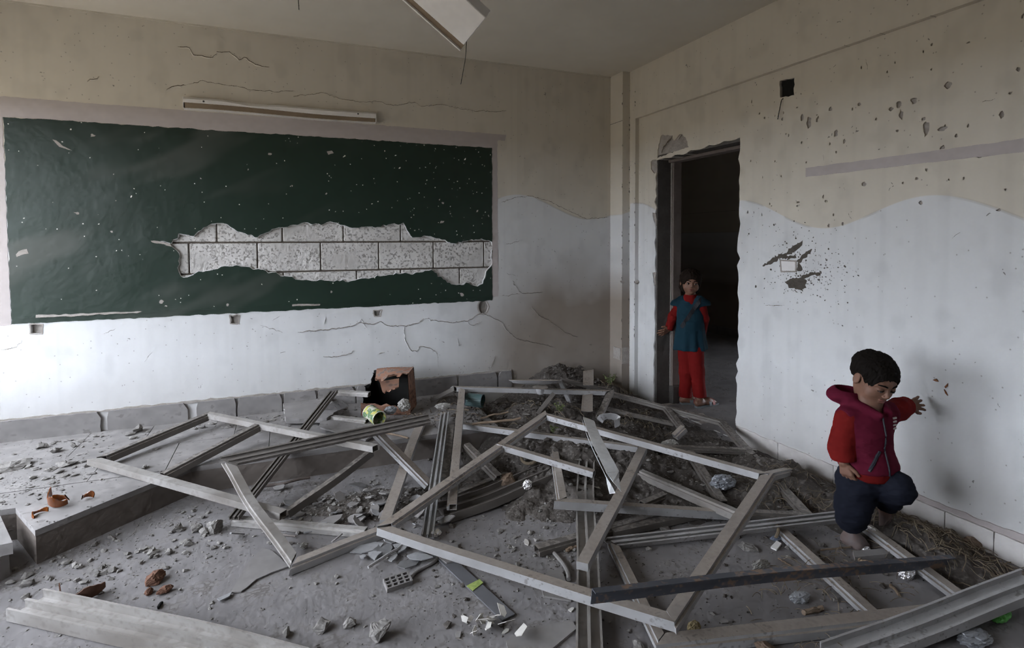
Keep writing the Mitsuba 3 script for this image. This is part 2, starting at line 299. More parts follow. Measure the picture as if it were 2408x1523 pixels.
# right wall with door opening, chips, vent, and the beam with its column
DOOR = rough_poly([(3.12, 0), (3.118, 2.172), (3.60, 2.150), (4.10, 2.135), (4.115, 0)], .007, .05, 17)
CHIPS = [((1902,288),.030,.055),((1886,277),.018,.04),((1921,282),.013,.02),((1966,314),.022,.035),((1953,256),.02,.02),((2113,245),.024,.026),((2149,237),.028,.022),((2119,270),.020,.040),((2178,300),.028,.055),((2216,303),.036,.018),((2095,256),.018,.02),((2172,279),.016,.012),((2231,200),.028,.026),((2031,433),.024,.022),((2216,346),.022,.016),((1949,530),.014,.02),((2020,245),.02,.014),((2355,270),.016,.024),((1985,332),.014,.022),((2060,280),.010,.012),((2165,476),.014,.016),((2110,308),.014,.012)]
CHIP_AT = [(2.549, 2.164), (2.599, 2.203), (2.491, 2.169), (2.360, 2.065), (2.400, 2.215), (1.996, 2.154), (1.918, 2.154), (1.982, 2.096), (1.854, 2.007), (1.777, 1.987), (2.037, 2.139), (1.867, 2.054), (1.753, 2.193), (2.182, 1.754), (1.775, 1.897), (2.397, 1.530), (2.220, 2.203), (1.529, 2.005), (2.307, 2.012), (2.118, 2.101), (1.872, 1.633), (2.000, 2.016)]
chips = [rough_poly(list(blob_poly(c, s[1] * .62, s[2] * .62, 10, .35, 70 + i).exterior.coords)[:-1], .0015, .01, i) for i, (c, s) in enumerate(zip(CHIP_AT, CHIPS))]
for i in range(70):
    y, z = rng.uniform(1.3, 3.05), rng.uniform(1.5, 2.45)
    chips.append(blob_poly((y, z), rng.uniform(.003, .009), rng.uniform(.004, .011), 7, .4, 500 + i))
VENT = rough_poly([(2.776, 2.476), (2.66, 2.466), (2.662, 2.357), (2.772, 2.368)], .003, .02, 31)
LINTEL_CHIP = rough_poly([(4.087, 2.151), (4.070, 2.265), (4.029, 2.338), (3.885, 2.314), (3.862, 2.268), (3.775, 2.302), (3.711, 2.271), (3.669, 2.186), (3.774, 2.178), (3.940, 2.167)], .004, .02, 33)
JAMB_CHIP = [rough_poly(q, .004, .02, 40 + i) for i, q in enumerate(([(4.180, 2.134), (4.130, 2.146), (4.069, 2.127), (4.068, 2.047), (4.129, 2.024), (4.173, 2.066)], [(4.151, 1.685), (4.077, 1.682), (4.064, 1.579), (4.112, 1.565), (4.138, 1.629)], [(4.146, 1.163), (4.084, 1.173), (4.071, 1.048), (4.120, 1.045)]))]
allchips = unary_union(chips + [LINTEL_CHIP] + JAMB_CHIP)
front = sbox(YF, 0, YC2, ZC).difference(DOOR).difference(VENT).difference(allchips)
wall_right = obj('wall_right', ext(front, 'X', XR, XR + .012), 'm_wall', kind='structure')
core = sbox(YF, 0, YB, ZC).difference(DOOR.buffer(.004)).difference(VENT)
obj('rough_coat', ext(core, 'X', XR + .010, XR + .19), 'm_plaster_raw', wall_right)
obj('vent_shade_fill', bx(XR + .022, XR + .185, 2.64, 2.80, 2.33, 2.50), 'm_black', wall_right, label='square vent hole filled black for its shade')  # black block just behind the plaster paints the shade in the hole
def wire_hang(pts, r=.0025): return tube(np.array(pts), r, 5)
obj('wire', wire_hang([(XR + .03, 2.745, 2.38), (XR - .012, 2.748, 2.345), (XR - .02, 2.757, 2.28), (XR - .022, 2.768, 2.225)], .003), 'm_wire', wall_right)
obj('painted_band', ext(rough_poly([(2.565, 1.889), (1.30, 1.884), (1.30, 1.827), (2.564, 1.834)], .0013, .03, 41), 'X', XR - .002, XR + .001), 'm_band', wall_right, label='faded grey strip of paint')
beam = obj('trim_1', bx(XBEAM, XR + .1, YF, YC1 + .02, ZBEAM, ZC), 'm_wall', kind='structure')
obj('trim_2', cat_(bx(XBEAM, XR + .1, YC2, YC1 + .05, 0, ZBEAM + .01), bx(XC, XR + .1, YC1, YB + .05, 0, ZC)), 'm_wall', kind='structure')
# flush box and soot on the right wall
sb = thing('light_switch_box', 'broken light switch box in a soot-blackened patch on the right wall', 'switch')
SB = [(2.747, 1.312), (2.627, 1.310), (2.625, 1.246), (2.739, 1.240)]
obj('frame', ext(Polygon(SB).buffer(.006).difference(Polygon(SB).buffer(-.004)), 'X', XR - .004, XR + .001), 'm_plaster_raw', sb)
obj('plate', ext(Polygon(SB).buffer(-.004), 'X', XR - .0025, XR + .001), 'm_lamp', sb)
def soot_mesh(pts, seed, amp=.012, spray=60):
    g = [rough_poly(pts, amp, .012, seed)]; r = np.random.default_rng(seed + 1); c = np.mean(pts, 0); sz = np.ptp(pts, axis=0)
    for i in range(spray):
        q = c + r.normal(0, .55, 2) * sz; s = abs(r.normal(0, .0022)) + .0009; g.append(blob_poly(q, s, s * r.uniform(.6, 1.4), 6, .4, seed * 99 + i))
    return ext(unary_union([x.buffer(0) for x in g]), 'X', XR - .0016, XR + .0005)
scene['m_soot'] = principled(proc(plain_noise((.035, .03, .025), (.10, .088, .075), 30, 120)), .95, spec=.1)
for i, q in enumerate(([(2.900, 1.270), (2.821, 1.321), (2.700, 1.363), (2.635, 1.415), (2.578, 1.439), (2.590, 1.402), (2.660, 1.363), (2.740, 1.329), (2.831, 1.281)], [(2.620, 1.316), (2.570, 1.355), (2.497, 1.403), (2.524, 1.361), (2.560, 1.334), (2.601, 1.295), (2.575, 1.259), (2.613, 1.246)], [(2.710, 1.170), (2.670, 1.197), (2.599, 1.209), (2.542, 1.192), (2.547, 1.149), (2.598, 1.132), (2.663, 1.138)], [(2.599, 1.209), (2.521, 1.246), (2.452, 1.249), (2.446, 1.231), (2.512, 1.225), (2.567, 1.201)], [(2.740, 1.340), (2.634, 1.348), (2.627, 1.332), (2.733, 1.323)])):
    obj('soot_smear', soot_mesh(q, 50 + i, .004, (70, 90, 90, 50, 20)[i]), 'm_soot', wall_right)
obj('spatter', ext(unary_union([blob_poly((yy, zz), s, s * .8, 6, .4, 900 + i) for i, (yy, zz, s) in enumerate(zip(rng.normal(2.42, .12, 130), rng.normal(1.25, .11, 130), np.abs(rng.normal(0, .0022, 130)) + .0008))]), 'X', XR - .0012, XR + .0005), 'm_soot', wall_right, kind='stuff')
# leaf scraps stuck to the wall beside the child's hand
for i, q in enumerate(([(1.789, 0.744), (1.773, 0.754), (1.762, 0.741), (1.774, 0.740)], [(1.733, 0.725), (1.719, 0.743), (1.721, 0.727), (1.730, 0.717)], [(1.736, 0.709), (1.726, 0.699), (1.718, 0.682), (1.730, 0.692)])):
    obj('leaf_scrap', ext(Polygon(q), 'X', XR - .006, XR - .001), 'm_leaf', wall_right)
scene['m_leaf'] = principled((.16, .055, .015), .6)

# door lining
frame = thing('door_frame', 'dark brown wooden door frame left in the empty doorway', 'door frame')
USED.add('door_1')
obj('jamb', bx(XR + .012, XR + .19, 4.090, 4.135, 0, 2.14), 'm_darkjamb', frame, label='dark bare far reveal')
obj('post', bx(3.138, 3.225, 4.062, 4.092, 0, 2.165, .004), 'm_darkwood', frame)
obj('edge_bead', bx(3.130, 3.141, 4.082, 4.094, 0, 2.12), 'm_plaster_raw', frame)
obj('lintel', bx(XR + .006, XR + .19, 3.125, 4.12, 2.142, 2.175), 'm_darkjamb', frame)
obj('head', bx(3.10, 3.19, 3.125, 4.09, 2.118, 2.150, .004), 'm_darkwood', frame)
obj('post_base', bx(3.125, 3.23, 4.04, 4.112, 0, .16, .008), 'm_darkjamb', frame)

# ceiling, floor, other walls
obj('ceiling', bx(XL, XR + .2, YF, YB + .2, ZC, ZC + .12), 'm_ceiling', kind='structure')
obj('floor', bx(XL - .3, 9.2, YF - .3, 9.3, -.12, 0), 'm_floor', kind='structure')
def run_line(x0, x1, y, z, seed):
    r = np.random.default_rng(seed); n = 60; xs = np.linspace(x0, x1, n); keep = []
    for i in range(n - 1):
        if r.random() < .07: continue
        keep.append(bx(xs[i], xs[i + 1], y - .006 - r.uniform(0, .003), y + .005, z - .012, z + .001))
    return cat_(*keep)
obj('trim_3', run_line(XL, XC, YB, ZC, 4), 'm_wall', kind='structure')
WIN = [sbox(2.55, .62, 4.58, 2.36), sbox(.35, .62, 2.15, 2.36)]
wl = sbox(YF, 0, YB + .2, ZC).difference(unary_union(WIN))
obj('wall_left', ext(wl, 'X', XL - .22, XL), 'm_wall', kind='structure')
obj('wall_front', bx(XL - .22, XR + .2, YF - .2, YF, 0, ZC), 'm_wall', kind='structure')
# the dim room behind the doorway
obj('wall_1', cat_(bx(6.154, 6.35, -1.0, 2.6, 0, ZC), bx(6.154, 6.35, 2.5, 4.5, .84, ZC), bx(6.154, 6.35, 4.3, 9.2, 0, ZC)), 'm_wall', kind='structure')  # low gap out of view, added to light the floor behind the doorway
obj('wall_2', bx(XR, 6.35, 9.0, 9.2, 0, ZC), 'm_wall', kind='structure')
obj('wall_3', bx(XR + .19, 6.35, -1.2, -1.0, 0, ZC), 'm_wall', kind='structure')
obj('wall_4', bx(XR + .0, XR + .19, YB + .02, 9.2, 0, ZC), 'm_wall', kind='structure')
obj('ceiling_1', bx(XR + .19, 6.35, -1.2, 9.2, ZC, ZC + .12), 'm_ceiling', kind='structure')
bb2 = thing('baseboard_1', None, None); labels[bb2] = {'kind': 'structure'}
for k in range(12):
    obj('tile', bx(6.135, 6.156, 3.5 + k * .42, 3.915 + k * .42, 0, .115, .003), 'm_podium', bb2)

# platform along the back wall: cracked slabs
podium = thing('podium', 'low grey stone platform along the back wall below the chalkboard', 'platform')
pod2 = Polygon([(XL, YB), (XL, 3.50), (-1.225, 3.46), (-1.05, 3.15), (-.51, 3.69), (1.35, 3.66), (1.38, YB)])
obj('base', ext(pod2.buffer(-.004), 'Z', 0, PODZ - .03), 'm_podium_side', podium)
cuts = [-1.75, -1.22, -.86, -.33, .2, .73]
cells = []
for j, (y0, y1) in enumerate(((3.0, 3.69), (3.69, 4.17), (4.17, 4.70))):
    xs = [XL] + [c + (j % 2) * .22 for c in cuts] + [1.4]
    cells += [sbox(a, y0, b, y1) for a, b in zip(xs[:-1], xs[1:])]
front_piece = unary_union([c for c in cells[:7]])
for c in [front_piece] + cells[7:]:
    q = c.intersection(pod2).buffer(-.0016)
    for p in (q.geoms if hasattr(q, 'geoms') else [q]):
        if p.geom_type == 'Polygon' and p.area > 2e-3:
            dz = rng.uniform(-.003, 0); obj('slab', ext(p, 'Z', PODZ - .03, PODZ + dz), 'm_podium', podium)
left_slab = thing('loose_slab', 'thick pale slab beside the platform corner at the left edge', 'slab')
obj('top', ext(Polygon([(XL, 3.44), (-1.26, 3.40), (-1.10, 3.07), (XL, 2.98)]), 'Z', .105, .155), 'm_podium', left_slab)
obj('footing', ext(rough_poly([(XL, 3.40), (-1.30, 3.36), (-1.12, 3.09), (-1.2, 2.98), (XL, 2.92)], .01, .08, 3), 'Z', 0, .105), 'm_podium', left_slab)

# skirting stones
bb = thing('baseboard_back', None, None); labels[bb] = {'kind': 'structure'}
SK = [(-2.33, -1.165), (-1.13, -.655), (-.600, -.345), (-.335, -.035), (-.022, .21), (.222, .50), (.51, .94), (.95, 1.34), (1.35, 1.70), (1.712, 1.84)]
for i, (a, b) in enumerate(SK):
    q = rough_poly([(a, PODZ - .02), (b, PODZ - .02), (b, .25), (b - rng.uniform(.004, .03), .293), (a + rng.uniform(.004, .03), .295), (a, .25)], .002, .05, 200 + i)
    obj('stone', ext(q, 'Y', YB - .022 - rng.uniform(0, .006), YB), 'm_podium', bb)
obj('mortar_line', ext(rough_poly([(XL, .290), (1.84, .288), (1.84, .302), (XL, .305)], .003, .03, 91), 'Y', YB - .012, YB), 'm_plaster_raw', bb)
bbr = thing('baseboard_right', None, None); labels[bbr] = {'kind': 'structure'}
ys = [3.115, 2.74, 2.33, 1.93, 1.71, 1.50, 1.29, .9, .5]
for i, (a, b) in enumerate(zip(ys[:-1], ys[1:])):
    pr = .016 if a < 2.0 else .010
    if abs(a - 1.50) < .01: pr = .016
    q = rough_poly([(a - .003, 0), (b + .003, 0), (b + .003, .108), (a - .003, .110)], .0025 if a > 2 else .0008, .04, 220 + i)
    obj('tile', ext(q, 'X', XR - pr, XR), 'm_tile', bbr)
obj('mortar_line', ext(rough_poly([(2.10, .112), (.5, .110), (.5, .142), (2.08, .138)], .003, .03, 92), 'X', XR - .008, XR), 'm_band', bbr)
obj('end_tile', bx(XR - .055, XR - .010, .95, 1.36, 0, .125, .003), 'm_tile', bbr)
scene['m_tile'] = principled(proc(plain_noise((.40, .37, .35), (.56, .535, .51), 5, 40)), .6, spec=.3)

# cracks in the back-wall plaster: lifted edges and dark clefts
scene['m_crack'] = principled((.10, .082, .062), .95, spec=.1)
def crack_mesh(path, w, seed, axis='Y'):
    """A jagged cleft (dark) and the lifted lip beside it, as two meshes."""
    r = np.random.default_rng(seed); p = np.array(path, float); pts = [p[0]]
    for a, b in zip(p[:-1], p[1:]):
        n = max(2, int(np.hypot(*(b - a)) / .016)); t = (b - a); nn = np.array([-t[1], t[0]]) / max(np.hypot(*t), 1e-9)
        pts += [a + t * k / n + nn * r.normal(0, .0035) for k in range(1, n)] + [b]
    pts = np.array(pts); n = len(pts); ww = w * (.35 + .9 * np.abs(np.sin(np.arange(n) * .7 + seed))) * np.minimum(1, np.minimum(np.arange(n), np.arange(n)[::-1]) / 3 + .15)
    def strip(off, hgt):
        lo, hi = pts + [0, -1] * (ww[:, None] * .5) + np.array([0, off]), pts + [0, 1] * (ww[:, None] * .5) + np.array([0, off])
        v = [(x, YB - .0006, z) for x, z in lo] + [(x, YB - hgt, z) for x, z in hi] + [(x, YB + .004, z) for x, z in hi]
        if axis == 'X': v = [(XR + (yy - YB), x, z) for x, yy, z in v]
        f = []
        for i in range(n - 1):
            for o in (0, n): f += [[o + i, o + i + 1, o + n + i + 1], [o + i, o + n + i + 1, o + n + i]]
        return trimesh.Trimesh(v, f, process=False)
    return strip(0, .0012), strip(-w * .75, .006)
CRACKS = [
    ([(-0.657, 2.810), (-0.587, 2.813), (-0.562, 2.763), (-0.443, 2.762), (-0.415, 2.805), (-0.333, 2.815), (-0.274, 2.762), (-0.240, 2.787), (-0.168, 2.743), (-0.074, 2.736)], .008),
    ([(-0.731, 2.508), (-0.679, 2.537), (-0.614, 2.549)], .009), ([(-0.614, 2.549), (-0.527, 2.588), (-0.393, 2.578), (-0.256, 2.571), (-0.200, 2.555), (-0.058, 2.560), (0.119, 2.580)], .003), ([(-1.184, 2.519), (-1.149, 2.531), (-1.120, 2.560)], .008),
    ([(0.088, 2.539), (0.301, 2.585), (0.425, 2.551), (0.585, 2.540), (0.696, 2.557), (0.833, 2.535), (1.006, 2.578), (1.058, 2.548), (1.237, 2.578), (1.420, 2.552), (1.649, 2.557), (1.806, 2.577)], .004),
    ([(0.086, 0.753), (0.270, 0.754), (0.494, 0.774), (0.543, 0.798), (0.659, 0.777), (0.709, 0.798), (0.760, 0.761), (0.897, 0.748), (1.003, 0.763), (1.074, 0.801)], .006),
    ([(1.074, 0.801), (1.183, 0.770), (1.293, 0.753), (1.444, 0.755), (1.540, 0.812), (1.579, 0.821), (1.677, 0.767), (1.756, 0.729), (1.796, 0.658), (1.897, 0.568), (2.084, 0.523), (2.255, 0.471)], .005),
    ([(0.543, 0.798), (0.560, 0.824), (0.598, 0.753)], .004), ([(1.444, 0.747), (1.489, 0.715), (1.567, 0.751)], .004), ([(0.897, 0.741), (0.903, 0.628), (0.947, 0.547), (1.000, 0.529), (1.036, 0.569), (1.108, 0.549), (1.180, 0.493)], .005), ([(1.173, 0.529), (1.179, 0.428), (1.182, 0.355)], .003),
    ([(0.267, 0.548), (0.329, 0.536), (0.442, 0.547), (0.504, 0.576)], .005), ([(0.672, 0.528), (0.740, 0.543)], .005), ([(1.859, 1.090), (1.919, 0.993), (1.952, 0.973), (2.085, 0.975), (2.149, 0.980)], .004), ([(1.757, 0.962), (1.952, 0.973)], .003),
    ([(2.043, 0.854), (2.106, 0.773), (2.191, 0.730), (2.342, 0.622), (2.453, 0.563), (2.520, 0.543)], .004), ([(1.352, 0.614), (1.359, 0.551), (1.385, 0.557)], .004), ([(-0.091, 0.846), (-0.047, 0.875), (-0.032, 0.891)], .003), ([(-1.149, 0.819), (-1.071, 0.854)], .003), ([(-0.910, 0.611), (-0.863, 0.673)], .003),
    ([(1.694, 0.435), (1.654, 0.348)], .006), ([(1.742, 1.771), (1.882, 1.826), (2.025, 1.841), (2.214, 1.804), (2.387, 1.730), (2.609, 1.643), (2.849, 1.666)], .003), ([(-1.693, 0.757), (-1.606, 0.769), (-1.579, 0.809)], .003), ([(-0.173, 0.819), (-0.092, 0.791), (-0.019, 0.754)], .003), ([(0.287, 0.857), (0.277, 0.807)], .004), ([(1.780, 1.410), (1.962, 1.447)], .002), ([(1.798, 1.167), (1.899, 1.126)], .002)]
for i, (q, w) in enumerate(CRACKS):
    a, b = crack_mesh(q, w, i); obj('crack', a, 'm_crack', wall_back)
    if w > .0035: obj('lifted_plaster', b, 'm_wall', wall_back)
for i, (q, w) in enumerate((([(3.874, 2.312), (3.930, 2.272), (3.999, 2.236), (4.022, 2.186)], .010), ([(3.759, 2.299), (3.797, 2.264)], .010), ([(2.184, 2.440), (2.173, 2.383)], .004), ([(2.443, 1.953), (2.439, 1.917)], .003), ([(2.272, 1.600), (2.250, 1.563)], .003), ([(2.869, 1.004), (2.711, 1.023)], .003), ([(1.607, 2.079), (1.556, 2.083)], .004), ([(1.718, 1.452), (1.681, 1.482)], .003))):
    obj('crack', crack_mesh(q, w, 40 + i, 'X')[0], 'm_crack', wall_right)
# column foot: bare patch and grey plate; nail holes along its edges
obj('bare_patch', bx(XC - .004, XC + .02, YC1 + .02, YC1 + .14, .33, .44), 'm_plaster_raw', 'trim_2')
obj('bare_patch', bx(XC + .002, XBEAM - .004, YC1 - .004, YC1 + .02, .30, .45), 'm_plaster_raw', 'trim_2')
for i in range(60):
    z = rng.uniform(.5, 2.8); s = rng.uniform(.004, .008)
    p3 = ((XC - .001, YC1 + .004, z), (XBEAM - .001, YC1 - .09 + .004, z), (XC + .073, YC1 - .001, z))[i % 3]
    nb = trimesh.creation.icosphere(1, s); nb.apply_translation(p3); nb.vertices = (nb.vertices - p3) * [.5, .5, 1.3] + p3
    obj('nail_hole', nb, 'm_soot', 'trim_2')
for px3, s in (((XC + .005, YC1 + .01, 1.06), .022), ((XBEAM + .02, YC2 - .0, 1.06), .026)):
    nb = stone(s * 2.2, int(s * 1000), 1.2, 2); nb.apply_translation(np.array(px3) - [0, 0, .02]); obj('gouge', nb, 'm_plaster_raw', 'trim_2')

# lamps and wires
cl = thing('ceiling_lamp', 'white fluorescent lamp housing hanging down from the ceiling by one end', 'lamp')
P0, P1, P2 = np.array((.740, 2.418, 2.30)), np.array((.777, 2.230, 2.358)), np.array((.519, 2.423, 2.462))
e1 = (P2 - P0) / np.linalg.norm(P2 - P0); e2 = (P1 - P0) - e1 * np.dot(P1 - P0, e1); e2 /= np.linalg.norm(e2); e3 = np.cross(e1, e2)
if e3[2] < 0: e3 = -e3
def lampbox(a0, a1, b0, b1, c0, c1, ch=.003):
    b = bx(a0, a1, b0, b1, c0, c1, ch); b.vertices = P0 + b.vertices @ np.array([e1, e2, e3]); b.fix_normals(); return b
obj('housing', lampbox(0, 1.1, 0, .2, 0, .055), 'm_lamp', cl)
obj('side_panel', lampbox(-.001, 1.1, -.032, .0, .006, .05, 0), 'm_brown', cl, label='brown side panel')
obj('rim', lampbox(-.002, 1.1, -.038, -.031, -.003, .056, 0), 'm_lamp', cl)
obj('wire', wire_hang([P0 + e3 * .03, P0 + e3 * .03 + [.0, .02, -.07], P0 + [-.005, .03, -.16]], .0016), 'm_wire', cl)
obj('wire', wire_hang([P0 + e1 * .25 + e2 * .2 + e3 * .05, P0 + e1 * .22 + e2 * .2 + e3 * .25, np.array((.65, 2.3, 2.978))], .0022), 'm_wire', cl)
tag_w = obj('hanging_wire', wire_hang([(.086, 3.35, 2.98), (.088, 3.35, 2.90), (.096, 3.352, 2.80), (.100, 3.353, 2.70)], .002), 'm_wire', label='thin black wire hanging from the ceiling above the chalkboard', cat='wire')
wl_ = thing('wall_lamp', 'bent white metal lamp tray with brown stains above the chalkboard', 'lamp')
def tray_strip(x0, x1, prof, n=40):
    """A bent sheet running along x; prof(s) gives its (out, z) corner points."""
    xs = np.linspace(x0, x1, n); V, F = [], []; k = len(prof(0))
    for i, x in enumerate(xs):
        q = prof(i / (n - 1)); V += [(x, YB - o, z) for o, z in q] + [(x, YB - o + .0025, z - .001) for o, z in q]
    for i in range(n - 1):
        for j in range(k - 1): a, b = i * 2 * k + j, (i + 1) * 2 * k + j; F += [[a, a + 1, b + 1], [a, b + 1, b], [a + k, b + k + 1, a + k + 1], [a + k, b + k, b + k + 1]]
    return trimesh.Trimesh(V, F, process=False)
dent = lambda s: math.exp(-((s - .33) / .10) ** 2)
zt = lambda s: 2.455 + .004 * math.sin(7 * s)
obj('cover', tray_strip(-.626, .687, lambda s: [(.002, zt(s) + .002), (.050 - .02 * dent(s), zt(s) - .012 * dent(s)), (.064, zt(s) - .016 - .016 * dent(s)), (.062, zt(s) - .038 - .010 * s)]), 'm_lamp', wl_, smooth=35)
obj('stained_face', tray_strip(-.618, .680, lambda s: [(.060, zt(s) - .034 - .006 * s), (.048, zt(s) - .074 - .002 * s)]), 'm_brown', wl_, label='brown stained lower face')
obj('lip', tray_strip(-.626, .687, lambda s: [(.049, zt(s) - .073 - .002 * s), (.053, zt(s) - .078 - .002 * s), (.004, zt(s) - .080)]), 'm_lamp', wl_)
obj('end_cap', bx(.684, .688, YB - .062, YB, 2.382, 2.452), 'm_lamp', wl_); obj('end_cap', bx(-.628, -.624, YB - .058, YB, 2.382, 2.455), 'm_lamp', wl_)
for x in (-.50, .55): 
    s_ = trimesh.creation.cylinder(.006, .004); s_.apply_transform(trimesh.transformations.rotation_matrix(math.pi / 2, (1, 0, 0))); s_.apply_translation((x, YB - .064, 2.432)); obj('screw', s_, 'm_wire', wl_)

# ---------------------------------------------------------------- the heap of aluminium window frames
def section(kind, w, h):
    """Cross section as (u across, v up), top at v = 0."""
    a = w / 2
    if kind == 'rail':
        s = Polygon([(-a, 0), (a - .011, 0), (a - .011, -.012), (a, -.012), (a, -h), (-a, -h)])
        return s.difference(Polygon([(-a + .002, -.002), (a - .013, -.002), (a - .013, -h + .002), (-a + .002, -h + .002)]))
    if kind == 'strip':
        return Polygon([(-a, 0), (a, 0), (a, -h), (-a, -h)])
    if kind == 'angle':
        return Polygon([(-a, 0), (-a, -h), (-a + .003, -h), (-a + .003, -.004), (a, -.004), (a, 0)])
    n = 3
    base = [sbox(-a, -h, a, -h + .004)]; rw = .004 if kind == 'track' else .005
    for i in range(n):
        u = -a + (2 * a - rw) * i / (n - 1); top = 0 if i in (0, n - 1) else -.002
        base.append(sbox(u, -h, u + rw, top)); base.append(sbox(max(-a, u - .004), top - .003, min(a, u + rw + .004), top))
    if kind == 'channel': base.append(sbox(-a, -h * .72 - .003, a, -h * .72))
    return unary_union(base)

def bar_mesh(p0, p1, w, h, kind, n0=None, n1=None, bend=0.0, seed=0, flip=False, roll=0.0):
    p0, p1 = np.array(p0), np.array(p1); d = p1 - p0; L = np.linalg.norm(d); d /= L
    u = np.cross(d, [0, 0, 1.0]); u /= np.linalg.norm(u); v = np.cross(u, d)
    if v[2] < 0: v = -v
    if flip: u = -u
    cr, sr = math.cos(roll), math.sin(roll); u, v = cr * u + sr * v, cr * v - sr * u
    sec = section(kind, w, h); sec = shapely.geometry.polygon.orient(sec)
    cv, cf = trimesh.creation.triangulate_polygon(sec, engine='earcut')
    rings = [np.array(sec.exterior.coords)[:-1]] + [np.array(r.coords)[:-1] for r in sec.interiors]
    N = 10 if bend else 1; r = np.random.default_rng(seed); ph = r.uniform(0, 6.28, 4)
    def place(q, s, nrm, out):
        o = q[:, :1] * u + q[:, 1:] * v; t = np.zeros(len(q))
        if nrm is not None:
            dd = d * out; t = -(o @ nrm) / (dd @ nrm); t = np.clip(t, -.08, .08) * out
        P = p0 + d * L * s + o + t[:, None] * d
        if bend: P = P + bend * (math.sin(math.pi * s) * math.sin(ph[0]) + .4 * math.sin(2 * math.pi * s + ph[1]) * math.sin(math.pi * s)) * u + .5 * bend * math.sin(math.pi * s) * math.sin(ph[2]) * v
        return P
    V, F, o = [], [], 0
    for q in rings:
        m_ = len(q); pts = [place(q, k / N, n0 if k == 0 else (n1 if k == N else None), 1 if k == 0 else -1) for k in range(N + 1)]
        V += pts
        for k in range(N):
            for j in range(m_):
                a, b = o + k * m_ + j, o + k * m_ + (j + 1) % m_; F += [[a, b, b + m_], [a, b + m_, a + m_]]
        o += m_ * (N + 1)
    for s, nn, out in ((0, n0, 1), (1, n1, -1)):
        V.append(place(np.array(cv), s, nn, out)); F += (np.array(cf) + o)[:, ::(1 if s else -1)].tolist(); o += len(cv)
    mesh = trimesh.Trimesh(np.vstack(V), F, process=False); mesh.merge_vertices(); mesh.fix_normals(); return mesh

